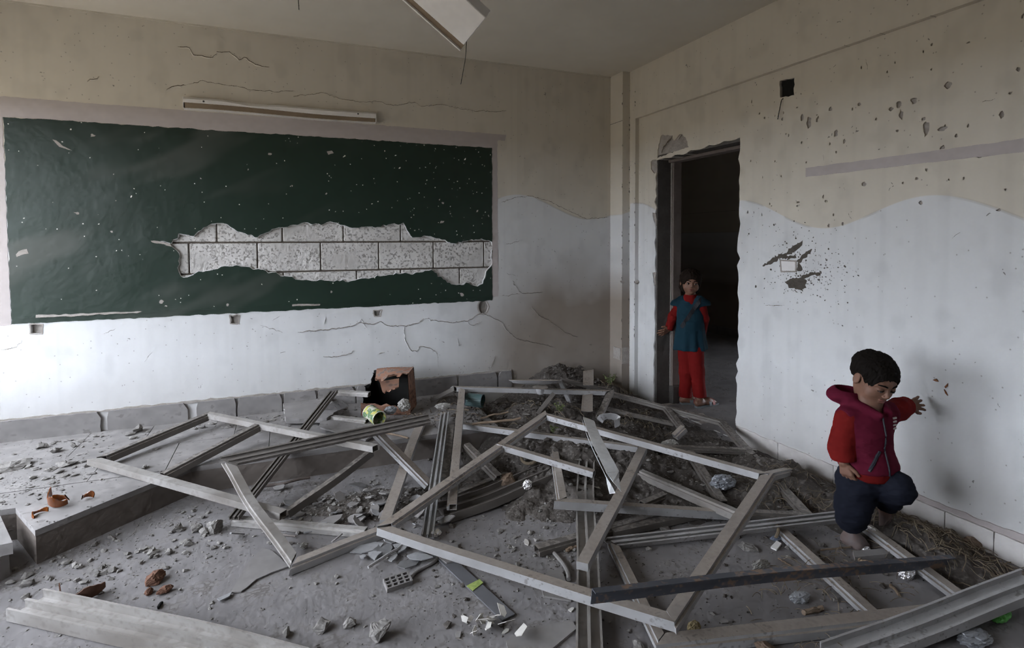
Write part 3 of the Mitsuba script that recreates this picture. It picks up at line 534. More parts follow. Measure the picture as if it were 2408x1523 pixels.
BARS = {
    'b1': ((-1.004, 3.870, 0.223), (-0.023, 2.960, 0.134), 0.058, 0.034, 'rail'),
    'b4': ((-0.505, 4.455, 0.260), (0.455, 3.216, 0.304), 0.055, 0.034, 'rail'),
    'b2': ((-0.974, 3.891, 0.223), (-0.501, 4.443, 0.260), 0.045, 0.045, 'rail'),
    'b3': ((-0.629, 3.567, 0.190), (-0.178, 3.981, 0.276), 0.045, 0.045, 'rail'),
    'b5': ((-0.288, 3.369, 0.283), (0.797, 3.368, 0.371), 0.06, 0.026, 'track'),
    'b6': ((-0.283, 3.304, 0.283), (0.013, 2.668, 0.044), 0.05, 0.022, 'rail'),
    'b7': ((0.016, 2.638, 0.044), (0.431, 2.788, 0.044), 0.055, 0.04, 'rail'),
    'b8': ((0.417, 2.658, 0.120), (1.618, 3.443, 0.280), 0.058, 0.034, 'rail'),
    'b9': ((0.413, 2.634, 0.120), (1.221, 1.586, 0.134), 0.056, 0.036, 'rail'),
    'b10': ((1.217, 1.573, 0.134), (2.247, 2.132, 0.256), 0.058, 0.034, 'rail'),
    'b11': ((1.605, 3.428, 0.280), (2.244, 2.145, 0.256), 0.052, 0.034, 'rail'),
    'b12': ((1.174, 3.182, 0.226), (1.577, 2.725, 0.160), 0.05, 0.034, 'rail'),
    'b10s': ((2.240, 2.141, 0.256), (2.738, 2.432, 0.095), 0.05, 0.034, 'rail'),
    'b13': ((1.183, 4.203, 0.325), (2.362, 3.829, 0.257), 0.05, 0.034, 'rail'),
    'b15': ((1.225, 4.116, 0.325), (0.769, 2.785, 0.094), 0.05, 0.034, 'rail'),
    'b16': ((2.342, 3.810, 0.257), (2.104, 3.574, 0.167), 0.05, 0.03, 'rail'),
    'b14': ((1.192, 4.199, 0.325), (1.056, 4.385, 0.200), 0.045, 0.03, 'rail'),
    'b40': ((2.459, 3.959, 0.200), (2.907, 3.191, 0.132), 0.05, 0.03, 'rail'),
    'b40b': ((2.907, 3.191, 0.132), (2.446, 2.058, 0.043), 0.052, 0.03, 'rail'),
    'b18': ((1.983, 3.088, 0.132), (2.780, 2.738, 0.096), 0.05, 0.03, 'rail'),
    'b18b': ((2.090, 2.278, 0.036), (2.446, 2.058, 0.043), 0.05, 0.03, 'rail'),
    'b41': ((2.683, 3.537, 0.165), (2.631, 3.289, 0.095), 0.05, 0.03, 'rail'),
    'b33': ((1.234, 2.480, 0.165), (2.120, 2.234, 0.045), 0.052, 0.04, 'rail'),
    'b36': ((1.591, 3.288, 0.130), (1.250, 2.478, 0.165), 0.05, 0.03, 'rail'),
    'b43': ((1.395, 2.242, 0.035), (2.518, 1.927, 0.084), 0.05, 0.028, 'track'),
    'b44': ((1.388, 2.221, 0.035), (1.197, 1.607, 0.044), 0.045, 0.03, 'rail'),
    'b46': ((2.212, 2.010, 0.034), (2.017, 1.401, 0.046), 0.05, 0.03, 'rail'),
    'b47': ((2.575, 1.834, 0.064), (2.436, 1.336, 0.046), 0.05, 0.03, 'rail'),
    'b48': ((1.191, 1.600, 0.044), (2.374, 1.289, 0.046), 0.065, 0.04, 'rail'),
    'b17': ((1.118, 3.702, 0.198), (2.004, 2.928, 0.169), 0.05, 0.034, 'rail'),
    'b19': ((1.196, 3.920, 0.057), (1.516, 3.499, 0.101), 0.05, 0.03, 'rail'),
    'b20': ((1.038, 3.917, 0.224), (0.608, 2.639, 0.043), 0.058, 0.026, 'track'),
    'b21': ((1.021, 3.731, 0.190), (0.835, 3.204, 0.060), 0.065, 0.015, 'strip'),
    'b22': ((0.862, 3.871, 0.208), (0.441, 2.845, 0.050), 0.055, 0.03, 'strip'),
    'b23': ((0.497, 3.416, 0.313), (0.743, 3.148, 0.063), 0.055, 0.034, 'rail'),
    'b24': ((0.457, 3.448, 0.200), (-0.016, 3.151, 0.050), 0.035, 0.04, 'angle'),
    'b25': ((0.317, 4.292, 0.370), (-0.258, 3.149, 0.067), 0.052, 0.022, 'track'),
    'b26': ((0.350, 4.374, 0.340), (0.555, 4.233, 0.340), 0.05, 0.03, 'rail'),
    'b27': ((0.203, 4.268, 0.210), (0.506, 4.009, 0.210), 0.05, 0.03, 'rail'),
    'b28': ((-0.261, 3.202, 0.039), (0.343, 2.814, 0.039), 0.045, 0.035, 'rail'),
    'b29': ((0.741, 2.847, 0.050), (1.411, 2.974, 0.108), 0.16, 0.045, 'channel'),
    'b30': ((1.046, 2.330, 0.039), (1.740, 2.369, 0.045), 0.055, 0.034, 'rail'),
    'b31': ((1.449, 2.329, 0.038), (1.980, 2.312, 0.038), 0.05, 0.03, 'strip'),
    'b32': ((1.729, 3.078, 0.142), (0.939, 1.654, 0.034), 0.095, 0.03, 'track'),
    'b34': ((1.961, 2.812, 0.209), (1.092, 1.985, 0.140), 0.05, 0.034, 'strip'),
    'b38': ((1.894, 2.741, 0.104), (2.055, 2.148, 0.096), 0.045, 0.045, 'rail'),
    'b39': ((2.277, 2.773, 0.154), (2.107, 2.298, 0.070), 0.05, 0.034, 'rail'),
    'b42': ((2.283, 3.738, 0.155), (2.639, 3.392, 0.092), 0.045, 0.02, 'strip'),
    'b45': ((0.947, 1.640, 0.260), (2.619, 1.476, 0.086), 0.03, 0.055, 'angle'),
    'b49': ((1.701, 1.320, 0.038), (2.702, 1.217, 0.122), 0.12, 0.034, 'channel'),
    'b50': ((-0.959, 2.768, 0.052), (0.016, 1.983, 0.052), 0.135, 0.048, 'channel'),
    'b51': ((0.624, 2.561, 0.010), (0.765, 1.971, 0.010), 0.06, 0.006, 'strip'),
    'b52': ((1.016, 3.331, 0.194), (1.111, 3.015, 0.097), 0.05, 0.03, 'rail'),
    'b53': ((0.834, 3.016, 0.037), (1.209, 3.105, 0.066), 0.05, 0.03, 'rail'),
    'b54': ((2.039, 4.054, 0.340), (2.458, 3.979, 0.220), 0.04, 0.03, 'rail'),
    'b55': ((1.734, 2.484, 0.053), (2.236, 2.614, 0.048), 0.05, 0.03, 'rail'),
    'b56': ((2.192, 2.417, 0.039), (2.498, 2.451, 0.052), 0.05, 0.03, 'rail'),
    'b58': ((2.469, 3.177, 0.094), (2.549, 3.177, 0.146), 0.05, 0.04, 'rail'),
    'b8b': ((1.826, 3.781, 0.313), (1.683, 3.779, 0.171), 0.045, 0.026, 'track'),
}
JOINTS = [('b1', 0, 'b2', 0), ('b4', 0, 'b2', 1), ('b5', 0, 'b6', 0), ('b6', 1, 'b7', 0), ('b8', 0, 'b9', 0), ('b9', 1, 'b10', 0), ('b10', 1, 'b11', 1), ('b8', 1, 'b11', 0), ('b13', 0, 'b15', 0), ('b13', 1, 'b16', 0), ('b13', 0, 'b14', 0), ('b40', 1, 'b40b', 0), ('b40b', 1, 'b18b', 1), ('b33', 0, 'b36', 1), ('b43', 0, 'b44', 0), ('b44', 1, 'b48', 0), ('b10s', 0, 'b11', 1), ('b48', 1, 'b47', 1)]
normals = {}
for a, ea, b, eb in JOINTS:
    def outd(k, e): d = np.array(BARS[k][1 - e]) - np.array(BARS[k][e]); return d / np.linalg.norm(d)
    da, db = outd(a, ea), outd(b, eb)
    if abs(np.dot(da, db)) > .93: continue
    n = da - db; n /= np.linalg.norm(n); normals.setdefault((a, ea), n); normals.setdefault((b, eb), -n)
A = 'window frame'; M_ = 'metal bar'
HEAP = [
    ('window_frame', 'pale ladder-shaped window frame with two crossbars lying across the left platform edge', A, [('b1', 'rail', 'm_metal_pale'), ('b4', 'rail', 'm_metal_pale'), ('b2', 'crossbar', 'm_metal_dark'), ('b3', 'crossbar', 'm_metal_dark')]),
    ('window_frame', 'bent U-shaped window frame with a dark grooved top rail and a torn whitish side', A, [('b5', 'grooved_rail', 'm_metal_dark'), ('b6', 'torn_rail', 'm_metal_pale'), ('b7', 'rail', 'm_metal')]),
    ('window_frame', 'large square window sash with one short crossbar, topmost in the middle of the heap', A, [('b8', 'rail', 'm_metal'), ('b9', 'rail', 'm_metal'), ('b10', 'rail', 'm_metal'), ('b11', 'rail', 'm_metal'), ('b12', 'crossbar', 'm_metal'), ('b10s', 'rail_stub', 'm_metal')]),
    ('window_frame', 'farthest window frame of the heap, its long bright rail level below the round plate', A, [('b13', 'rail', 'm_metal'), ('b15', 'rail', 'm_metal'), ('b16', 'rail', 'm_metal_dark'), ('b14', 'rail', 'm_metal_dark')]),
    ('window_frame', 'dull brownish window frame along the foot of the right wall before the doorway', A, [('b40', 'rail', 'm_metal_dark'), ('b40b', 'rail', 'm_metal_dark'), ('b18', 'crossbar', 'm_metal_dark'), ('b18b', 'crossbar', 'm_metal_dark'), ('b41', 'crossbar', 'm_metal_dark')]),
    ('window_frame', 'L-shaped piece of window frame under the steep flat bar right of the middle', A, [('b33', 'rail', 'm_metal'), ('b36', 'rail', 'm_metal')]),
    ('window_frame', "wide window frame flat on the floor at the boy's feet with two slanting crossbars", A, [('b43', 'grooved_rail', 'm_metal'), ('b44', 'rail', 'm_metal'), ('b46', 'crossbar', 'm_metal'), ('b47', 'crossbar', 'm_metal'), ('b48', 'rail', 'm_metal')]),
]
SINGLE = [
    ('b17', 'long bar with a bright bluish side, crossing under the square sash at its back', 'm_metal'), ('b19', 'short dark bar just below the bright bluish-sided bar', 'm_metal_dark'),
    ('b20', 'steep double-ridged track bar left of the square sash, crossed by its rail', 'm_metal'), ('b21', 'wide flat strip leaning beside the steep double-ridged track', 'm_metal_dark'),
    ('b22', 'flat bar slanting down to the left corner of the square sash', 'm_metal'), ('b23', 'bar slanting down to the right from under the dark grooved rail', 'm_metal'),
    ('b24', 'dark L-section bar slanting from the platform edge down to the left', 'm_metal_dark'), ('b25', 'dark grooved track bar leaning on the skirting stones at the left of the heap', 'm_metal_dark'),
    ('b26', 'short light bar beside the rusty tin box', 'm_metal_pale'), ('b27', 'short light bar left of the painted tin can', 'm_metal_pale'),
    ('b28', 'pale bar lying on the floor left of the square sash corner', 'm_metal_pale'), ('b29', 'wide dark ridged channel with a torn end inside the square sash', 'm_metal_dark'),
    ('b30', 'grooved bar on the floor under the long upright channel', 'm_metal_dark'), ('b31', 'flat bar on the floor behind the long grooved rail', 'm_metal_dark'),
    ('b32', 'long whitish-edged channel pointing straight at the viewer, running out of the picture', 'm_metal_pale'), ('b34', 'steep flat bar with an open end lying on top, right of the middle', 'm_metal'),
    ('b38', 'shiny rounded bar slanting down to the right inside the square sash', 'm_metal_pale'), ('b39', 'thin grooved bar beside the clear plastic bag', 'm_metal_dark'),
    ('b42', 'thin bar with bright broken edges before the doorway', 'm_metal_dark'), ('b45', 'dark blue-black rusty steel bar lying on top at the lower right', 'm_steel'),
    ('b49', 'wide ridged channel running out of the picture at the lower right', 'm_metal'), ('b50', 'wide ridged channel running out of the picture at the lower left', 'm_metal_pale'),
    ('b51', 'dull dark flat strip on the floor with a green scrap on it', 'm_strip'), ('b52', 'short bar sunk in the dirt behind the square sash', 'm_metal_dark'),
    ('b53', 'short dark bar just above the wide dark ridged channel', 'm_metal_dark'), ('b54', 'dark bar sticking up at the far end of the heap by the column', 'm_metal_dark'),
    ('b55', 'bar half buried in dirt behind the shiny rounded bar', 'm_metal_dark'), ('b56', 'short bar under the clear plastic bag', 'm_metal'),
    ('b58', 'square bar stub beside the crumpled paper near the doorway', 'm_metal'), ('b8b', 'short dark grooved bar at the far corner of the square sash', 'm_metal_dark'),
]
scene['m_strip'] = principled((.10, .10, .105), .3, spec=.5)
BEND = {'b9': .010, 'b24': .008, 'b6': .012, 'b29': .02, 'b32': .018, 'b45': .012, 'b50': .012, 'b49': .008, 'b22': .01, 'b42': .015, 'b7': .006, 'b34': .004, 'b13': .006}
FLIP = {'b9', 'b33', 'b11', 'b12', 'b13', 'b4', 'b17', 'b1'}
ROLL = {'b5': -.75, 'b43': -.45, 'b8b': -.4}      # tracks tipped on their side
def build_bar(k):
    p, q, w, h, kind = BARS[k]
    return bar_mesh(p, q, w, h, kind, normals.get((k, 0)), normals.get((k, 1)), BEND.get(k, 0), len(k) * 31 + ord(k[-1]), k in FLIP, ROLL.get(k, 0))
for name, label, cat, parts in HEAP:
    t = thing(name, label, cat)
    for k, part, mat in parts: obj(part, build_bar(k), mat, t)
for k, label, mat in SINGLE:
    key = obj({'track': 'grooved_bar', 'channel': 'ridged_channel', 'angle': 'angle_bar'}.get(BARS[k][4], 'metal_bar'), build_bar(k), mat, label=label, cat=M_)
# upright post of the dark bar by the column, feet of the far frame
obj('post', bar_mesh((2.03, 4.03, .33), (2.10, 3.98, .14), .04, .03, 'track'), 'm_metal', None, 'short upright grooved post under the dark bar by the column', M_)

# curled whitish strip
def ribbon(path, w, th, twist, seed=0, jag=0.0):
    """A bent sheet-metal strip of width w along a path, its cross direction turning from twist[0] to twist[1]."""
    p = np.array(path, float); n = len(p); t = np.gradient(p, axis=0); t /= np.linalg.norm(t, axis=1, keepdims=True); r = np.random.default_rng(seed)
    V = []
    for i in range(n):
        s = i / (n - 1); a = np.cross(t[i], [0, 0, 1.0]); a /= np.linalg.norm(a); b = np.cross(a, t[i]); ang = twist[0] + (twist[1] - twist[0]) * s
        e = math.cos(ang) * a + math.sin(ang) * b; nn = np.cross(t[i], e); ww = w / 2 * (1 + r.normal(0, jag))
        V += [p[i] - e * ww, p[i] + e * ww, p[i] + e * ww - nn * th, p[i] - e * ww - nn * th]
    F = []
    for i in range(n - 1):
        for j in range(4): a, b = i * 4 + j, i * 4 + (j + 1) % 4; F += [[a, b, b + 4], [a, b + 4, a + 4]]
    F += [[0, 2, 1], [0, 3, 2], [4 * n - 4, 4 * n - 3, 4 * n - 2], [4 * n - 4, 4 * n - 2, 4 * n - 1]]
    m_ = trimesh.Trimesh(V, F, process=False); m_.fix_normals(); return m_
def smooth_path(pts, n=16):
    from scipy.interpolate import CubicSpline
    p = np.array(pts, float); s = np.r_[0, np.cumsum(np.linalg.norm(np.diff(p, axis=0), axis=1))]; return CubicSpline(s, p)(np.linspace(0, s[-1], n))
scene['m_white_metal'] = principled(proc(plain_noise((.42, .43, .43), (.78, .79, .79), 12, 50)), .35, metallic=.2, spec=.5)
cs = thing('curled_strip', 'curled white sheet-metal strip with a greenish edge in the middle of the heap', 'metal strip')
cp = smooth_path([(1.678, 2.993, 0.360), (1.574, 2.749, 0.360), (1.480, 2.471, 0.340), (1.449, 2.332, 0.300), (1.468, 2.316, 0.240)], 18)
obj('face', ribbon(cp + [.012, 0, 0], .070, .0015, (.35, .05), 1, .05), 'm_white_metal', cs)
obj('folded_edge', ribbon(cp + [-.030, -.004, -.014], .034, .0015, (1.3, 1.1), 2, .10), 'm_white_metal', cs)

# ---------------------------------------------------------------- dirt, gravel
def heightfield(x0, x1, y0, y1, st, fn):
    xs, ys = np.arange(x0, x1, st), np.arange(y0, y1, st); X_, Y_ = np.meshgrid(xs, ys, indexing='ij'); Zz = fn(X_, Y_); n, m_ = X_.shape
    v = np.stack([X_, Y_, Zz], -1).reshape(-1, 3); i, j = np.meshgrid(np.arange(n - 1), np.arange(m_ - 1), indexing='ij'); q = np.stack([i * m_ + j, (i + 1) * m_ + j, (i + 1) * m_ + j + 1, i * m_ + j + 1], -1).reshape(-1, 4)
    return v, q
pod_in = pod2.buffer(.012)
def dirt_height(X_, Y_):
    P = np.stack([X_, Y_, X_ * 0], -1).reshape(-1, 3)
    z = sum(a * np.exp(-((X_ - cx) / sx) ** 2 - ((Y_ - cy) / sy) ** 2) for cx, cy, sx, sy, a in MOUNDS)
    n1 = meshkit.fbm(P * 6.0).reshape(X_.shape); n2 = meshkit.fbm(P * 26.0 + 5).reshape(X_.shape); n3 = meshkit.noise(P * 75.0).reshape(X_.shape)
    k = np.clip(z / .05, .15, 1.6)
    thin = sum(a * np.exp(-((X_ - cx) / sx) ** 2 - ((Y_ - cy) / sy) ** 2) for cx, cy, sx, sy, a in ((1.85, 2.85, .40, .42, .075), (1.35, 3.25, .40, .30, .06), (2.35, 2.75, .30, .35, .055), (2.72, 2.2, .16, .5, .05), (2.7, 1.6, .2, .3, .045), (.25, 3.22, .36, .17, .045), (.62, 3.02, .28, .22, .045), (1.25, 2.75, .25, .18, .045), (2.35, 2.4, .35, .2, .045)))
    z = np.maximum(z, 0) + thin; k = np.clip(z / .05, .15, 1.6)
    return z - .030 + k * ((n1 - .45) * .07 + (n2 - .5) * .024 + (n3 - .5) * .008)
v, q = heightfield(-.3, 2.97, 1.0, 4.65, .0135, dirt_height)
onp = shapely.contains_xy(pod_in, v[:, 0], v[:, 1]); base = np.where(onp, PODZ, 0.0)
keep = (v[:, 2] > base - .004)[q].any(1) & ~((v[:, 0] > 2.86) & (v[:, 1] > 4.36))[q].any(1)
q = q[keep]; used = np.unique(q); mp = np.zeros(len(v), int); mp[used] = np.arange(len(used))
dirt = trimesh.Trimesh(v[used], np.vstack([mp[q][:, [0, 1, 2]], mp[q][:, [0, 2, 3]]]), process=False)
obj('dirt_heap', dirt, 'm_dirt', None, 'dark dirt and ash heaped under the frames and in the far corner', 'dirt', kind='stuff', smooth=True)
from scipy.spatial import cKDTree
_tree = cKDTree(dirt.vertices[:, :2])
def surf(x, y):
    """Height of the visible ground at (x, y)."""
    z = PODZ if pod2.contains(Point(x, y)) else 0.0
    d, i = _tree.query((x, y))
    return max(z, dirt.vertices[i, 2]) if d < .014 else z

protos = [stone(1.0, 9000 + i, .8) for i in range(14)]
def scatter(n, sampler, smin, smax, power, seed, flat=1.0):
    r = np.random.default_rng(seed); V, F, o = [], [], 0
    for i in range(n):
        x, y = sampler(r)
        if x > 2.95 or x < XL + .02 or y > 4.63: continue
        s = smin * (1 - r.random()) ** (-1 / power); s = min(s, smax); p = protos[r.integers(len(protos))]; a = r.uniform(0, 6.28); c, sn = math.cos(a), math.sin(a)
        vv = p.vertices * s; vv = np.stack([vv[:, 0] * c - vv[:, 1] * sn, vv[:, 0] * sn + vv[:, 1] * c, vv[:, 2] * flat], 1) + [x, y, surf(x, y) - s * .12]
        V.append(vv); F.append(p.faces + o); o += len(vv)
    return trimesh.Trimesh(np.vstack(V), np.vstack(F), process=False)
def gauss(cx, cy, sx, sy): return lambda r: (r.normal(cx, sx), r.normal(cy, sy))
def unif(x0, x1, y0, y1): return lambda r: (r.uniform(x0, x1), r.uniform(y0, y1))
def mixs(*fs): return lambda r: fs[r.integers(len(fs))](r)
def along(a, b, w): return lambda r: tuple(np.array(a) + (np.array(b) - np.array(a)) * r.random() + r.normal(0, w, 2))
obj('gravel', scatter(2600, mixs(unif(-1.0, 2.9, 1.2, 3.3), unif(-.9, 1.6, 1.5, 2.8), gauss(.3, 3.2, .25, .2)), .004, .022, 2.2, 21), 'm_stone', None, 'fine grey crumbs strewn over the bare floor', 'gravel', kind='stuff')
obj('gravel', scatter(1700, mixs(gauss(.25, 3.25, .28, .18), along((-1.1, 3.05), (-.4, 3.5), .07), along((-1.0, 2.9), (-.2, 3.0), .12), gauss(.55, 3.0, .2, .15), gauss(1.15, 2.35, .2, .15)), .006, .04, 2.0, 22), 'm_stone', None, 'coarser crumbs in front of the platform', 'gravel', kind='stuff')
obj('gravel', scatter(1500, mixs(along((-2.2, 4.50), (1.0, 4.50), .07), gauss(-1.3, 4.0, .3, .2), gauss(-1.25, 3.75, .2, .12), gauss(.15, 4.4, .35, .12)), .005, .035, 2.0, 23, .7), 'm_stone', None, 'plaster crumbs on the platform along the skirting stones', 'gravel', kind='stuff')
obj('gravel', scatter(8000, mixs(gauss(1.7, 3.2, .45, .4), gauss(2.2, 4.3, .3, .2), gauss(1.5, 4.0, .3, .25), gauss(2.4, 3.0, .25, .5), unif(.4, 2.8, 1.5, 3.2)), .005, .05, 2.1, 24), 'm_dirt', None, 'dark clods and crumbs under the frames', 'rubble', kind='stuff')

obj('gravel', scatter(2600, mixs(gauss(1.7, 3.25, .45, .4), gauss(2.2, 4.2, .3, .2), gauss(1.5, 3.95, .3, .25), gauss(2.3, 2.8, .3, .4), gauss(.35, 3.2, .3, .15)), .012, .07, 2.4, 27, .30), 'm_stone', None, 'flat grey chips among the dirt under the frames', 'chips', kind='stuff')
# dry straw along the right wall
def strands(n, sampler, seed, L=(.04, .13), r0=.0012):
    r = np.random.default_rng(seed); V, F, o = [], [], 0
    for i in range(n):
        x, y = sampler(r)
        if x > 2.93: x = 2.93 - r.uniform(0, .1)
        a = r.uniform(0, 6.28); ln = r.uniform(*L); k = r.normal(0, 9); pts = []; px_, py_ = x, y
        zz = r.uniform(.002, .018); hump = r.uniform(0, .022)
        for j in range(7):
            s = j / 6; pts.append((min(px_, 2.955), py_, surf(min(px_, 2.95), py_) + zz + hump * math.sin(math.pi * s))); px_ += math.cos(a) * ln / 6; py_ += math.sin(a) * ln / 6; a += k * ln / 6
        t = tube(pts, r0 * r.uniform(.6, 1.7), 3); V.append(t.vertices); F.append(t.faces + o); o += len(t.vertices)
    return trimesh.Trimesh(np.vstack(V), np.vstack(F), process=False)
scene['m_straw'] = principled(proc(plain_noise((.085, .066, .046), (.20, .162, .112), 9, 60)), .85, spec=.15)
obj('dry_straw', strands(430, mixs(gauss(2.72, 1.72, .10, .20), gauss(2.80, 1.45, .06, .14), gauss(2.55, 2.25, .12, .18), gauss(2.72, 1.72, .10, .2)), 31), 'm_straw', None, "tangled dry straw on the floor around the boy's feet along the right wall", 'straw', kind='stuff')
obj('dry_straw', strands(160, mixs(gauss(2.0, 1.55, .25, .10), gauss(1.9, 1.42, .2, .05), gauss(2.1, 1.72, .15, .05)), 32, (.03, .09)), 'm_straw', None, 'loose straw bits on the floor before the steel bar', 'straw', kind='stuff')
obj('dry_twigs', strands(240, mixs(gauss(1.2, 4.05, .25, .12), gauss(2.62, 4.2, .1, .12), gauss(1.75, 3.85, .2, .15), gauss(2.45, 3.6, .15, .15)), 33, (.03, .10), .0018), 'm_straw', None, 'dry twigs and roots in the dirt at the back', 'twigs', kind='stuff')

# ---------------------------------------------------------------- single pieces of rubble
def at_ground(mesh, x, y, sink=.004, dz=None):
    m_ = mesh.copy(); m_.apply_translation((x, y, (surf(x, y) if dz is None else dz) - sink)); return m_
def put_stone(x, y, size, seed, label, cat='stone', group=None, mat='m_stone', flat=1.0, sub=2, name='concrete_lump', sharp=True):
    return obj(name, at_ground(stone(size, seed, flat, sub, sharp), x, y, size * .06), mat, None, label, cat, group)
scene['m_brick'] = principled(proc(plain_noise((.075, .042, .030), (.17, .095, .066), 20, 80)), .95, spec=.1)
scene['m_clay'] = principled(proc(plain_noise((.10, .072, .052), (.21, .155, .115), 25, 90)), .95, spec=.1)
LUMPS = [((0.299, 2.068, 0.000), .115, 'large pebbly concrete lump at the bottom of the picture'), ((0.104, 2.199, -0.000), .085, 'second concrete lump from the left in the bottom row, square-topped'), ((0.201, 2.172, 0.000), .065, 'slanting concrete lump between the square-topped lump and the large pebbly one'), ((-0.016, 2.216, 0.000), .052, 'leftmost small concrete lump of the bottom row'),
         ((-0.339, 3.169, 0.000), .11, 'rounded pale pebbly lump on the floor by the end of the grooved track'), ((-0.594, 3.068, 0.000), .062, 'grey lump alone on the floor before the platform corner'), ((-0.430, 3.208, 0.000), .07, 'dark grey lump left of the rounded pale pebbly lump'), ((-0.517, 3.255, 0.000), .075, 'pale lump at the foot of the platform edge'),
         ((1.166, 3.022, 0.100), .13, 'big earthy clod under the crossbar of the square sash'), ((1.135, 1.653, 0.000), .085, 'smooth flat-topped stone at the bottom edge'), ((1.984, 1.993, 0.000), .10, 'flat grey slab chip below the long grooved rail'), ((-1.450, 4.114, 0.160), .22, 'large flat plaster slab on the platform at the left edge'),
         ((-1.419, 4.407, 0.160), .075, 'brownish chunk on the platform, left of two'), ((-1.314, 4.291, 0.160), .08, 'cut grey chunk on the platform, right of two'), ((-1.244, 4.355, 0.160), .06, 'dark lump on the platform near the skirting stones'), ((-1.185, 4.019, 0.160), .12, 'flat rough plaster slab beside the end of the pale ladder frame'), ((-1.239, 3.956, 0.160), .10, 'light flat plaster slab on the platform left of the ladder frame'), ((-0.932, 4.521, 0.160), .10, 'crumbled pale plaster lump by the skirting stones'),
         ((-0.544, 4.437, 0.160), .045, 'small black lump on the platform inside the ladder frame'), ((-0.754, 3.778, 0.160), .05, 'small torn lump between the ladder crossbars'), ((2.935, 1.573, 0.000), .10, 'dark earth lump against the right skirting'), ((1.721, 2.290, 0.000), .09, 'pale flat block chip behind the long grooved rail'), ((1.911, 2.813, 0.100), .05, 'small lump behind the shiny rounded bar')]
for i, (p, s, l) in enumerate(LUMPS):
    fl = .35 if 'flat' in l else .9
    put_stone(p[0], p[1], s, 100 + i, l, flat=fl, sub=3 if s > .06 else 2, mat='m_clay' if 'earth' in l else 'm_stone', sharp='round' not in l and 'pebbly' not in l)
for i, (p, s, l) in enumerate([((-0.531, 2.790, 0.000), .10, 'long red-brown brick lump on the floor at lower left'), ((-0.539, 2.707, 0.000), .05, 'small brick bit below the long red-brown brick lump'), ((-0.479, 2.691, 0.000), .06, 'brick bit right of the small one below the long lump'), ((1.532, 1.431, 0.030), .10, 'brown mud clod on the frame rail at the bottom right')]):
    put_stone(p[0], p[1], s, 140 + i, l, 'brick' if 'brick' in l else 'clod', None, 'm_brick' if 'brick' in l else 'm_clay', .8, 3, 'brick_lump' if 'brick' in l else 'mud_clod', False)
r = np.random.default_rng(55)
def crumbs(n, sampler, smin, smax, label, group, mat, sd, name='concrete_crumb', flat=.8):
    r = np.random.default_rng(sd); k = 0
    while k < n:
        x, y = sampler(r)
        if not (XL + .1 < x < 2.9 and 1.15 < y < 4.58): continue
        put_stone(x, y, r.uniform(smin, smax), sd * 100 + k, label, 'stone', group, mat, flat * r.uniform(.6, 1.1), 1, name); k += 1
crumbs(64, unif(-.8, 1.6, 1.5, 2.8), .012, .034, 'small grey crumb on the bare floor in the foreground', 'crumbs on the foreground floor', 'm_stone', 61)
crumbs(90, mixs(gauss(.28, 3.2, .27, .17), gauss(.45, 3.05, .25, .15), along((-1.05, 2.95), (-.3, 3.1), .1)), .025, .06, 'grey rubble stone on the floor in front of the platform', 'rubble stones before the platform', 'm_stone', 62, 'rubble_stone')
crumbs(52, mixs(along((-2.0, 4.45), (.6, 4.45), .06), gauss(-1.35, 3.9, .2, .15)), .03, .07, 'pale plaster bit on the platform near the skirting stones', 'plaster bits on the platform', 'm_stone', 63, 'plaster_bit', .6)
crumbs(90, mixs(gauss(1.7, 3.2, .4, .38), gauss(2.25, 4.35, .22, .1), gauss(1.6, 4.0, .3, .2)), .03, .075, 'dark clod in the dirt under the frames', 'dark clods under the frames', 'm_dirt', 64, 'dirt_clod')
crumbs(40, mixs(gauss(1.2, 2.4, .18, .12), gauss(2.2, 1.75, .2, .2)), .02, .04, 'small stone on the dusty floor right of the middle', 'small stones right of the middle', 'm_stone', 65)

# flat shards and sheets
def plate(pts, th, z=None, tilt=0.0, seed=0, amp=.0, lift=.001):
    """A thin sheet with outline pts (X, Y) lying on the ground, one side tilted up."""
    P = Polygon(pts) if not amp else rough_poly(pts, amp, .03, seed); c = np.array(P.centroid.coords[0]); zz = surf(*c) if z is None else z
    m_ = trimesh.creation.extrude_polygon(P, th)
    if tilt:
        ax = np.random.default_rng(seed).normal(size=2); ax /= np.linalg.norm(ax); m_.apply_translation((-c[0], -c[1], 0)); m_.apply_transform(trimesh.transformations.rotation_matrix(tilt, (ax[0], ax[1], 0))); m_.apply_translation((c[0], c[1], -m_.vertices[:, 2].min()))
    m_.apply_translation((0, 0, zz + lift)); return m_
scene['m_sheet'] = principled(proc(plain_noise((.13, .12, .115), (.22, .21, .20), 7, 40)), .6, spec=.3)
scene['m_shard'] = principled(proc(plain_noise((.14, .14, .143), (.26, .257, .255), 15, 60)), .4, spec=.45)
obj('glass_sheet', plate([(-0.227, 2.570), (-0.180, 2.768), (-0.121, 2.888), (-0.079, 2.849), (-0.040, 2.763), (-0.007, 2.676), (-0.074, 2.656), (-0.136, 2.626), (-0.169, 2.579), (-0.189, 2.559)], .005, .002), 'm_sheet', None, 'large curved dusty glass pane piece on the floor left of the torn rail', 'glass')
obj('glass_sheet', plate([(-0.276, 2.543), (-0.224, 2.568), (-0.229, 2.535), (-0.261, 2.513)], .004, .004, .12, 4), 'm_shard', None, 'small bright glass splinter by the tip of the curved pane piece', 'glass')
obj('flat_board', plate([(0.969, 2.129), (1.038, 2.189), (1.097, 2.174), (1.032, 1.967), (0.943, 2.038)], .008), 'm_sheet', None, 'square grey board piece just left of the long channel pointing at the viewer', 'board')
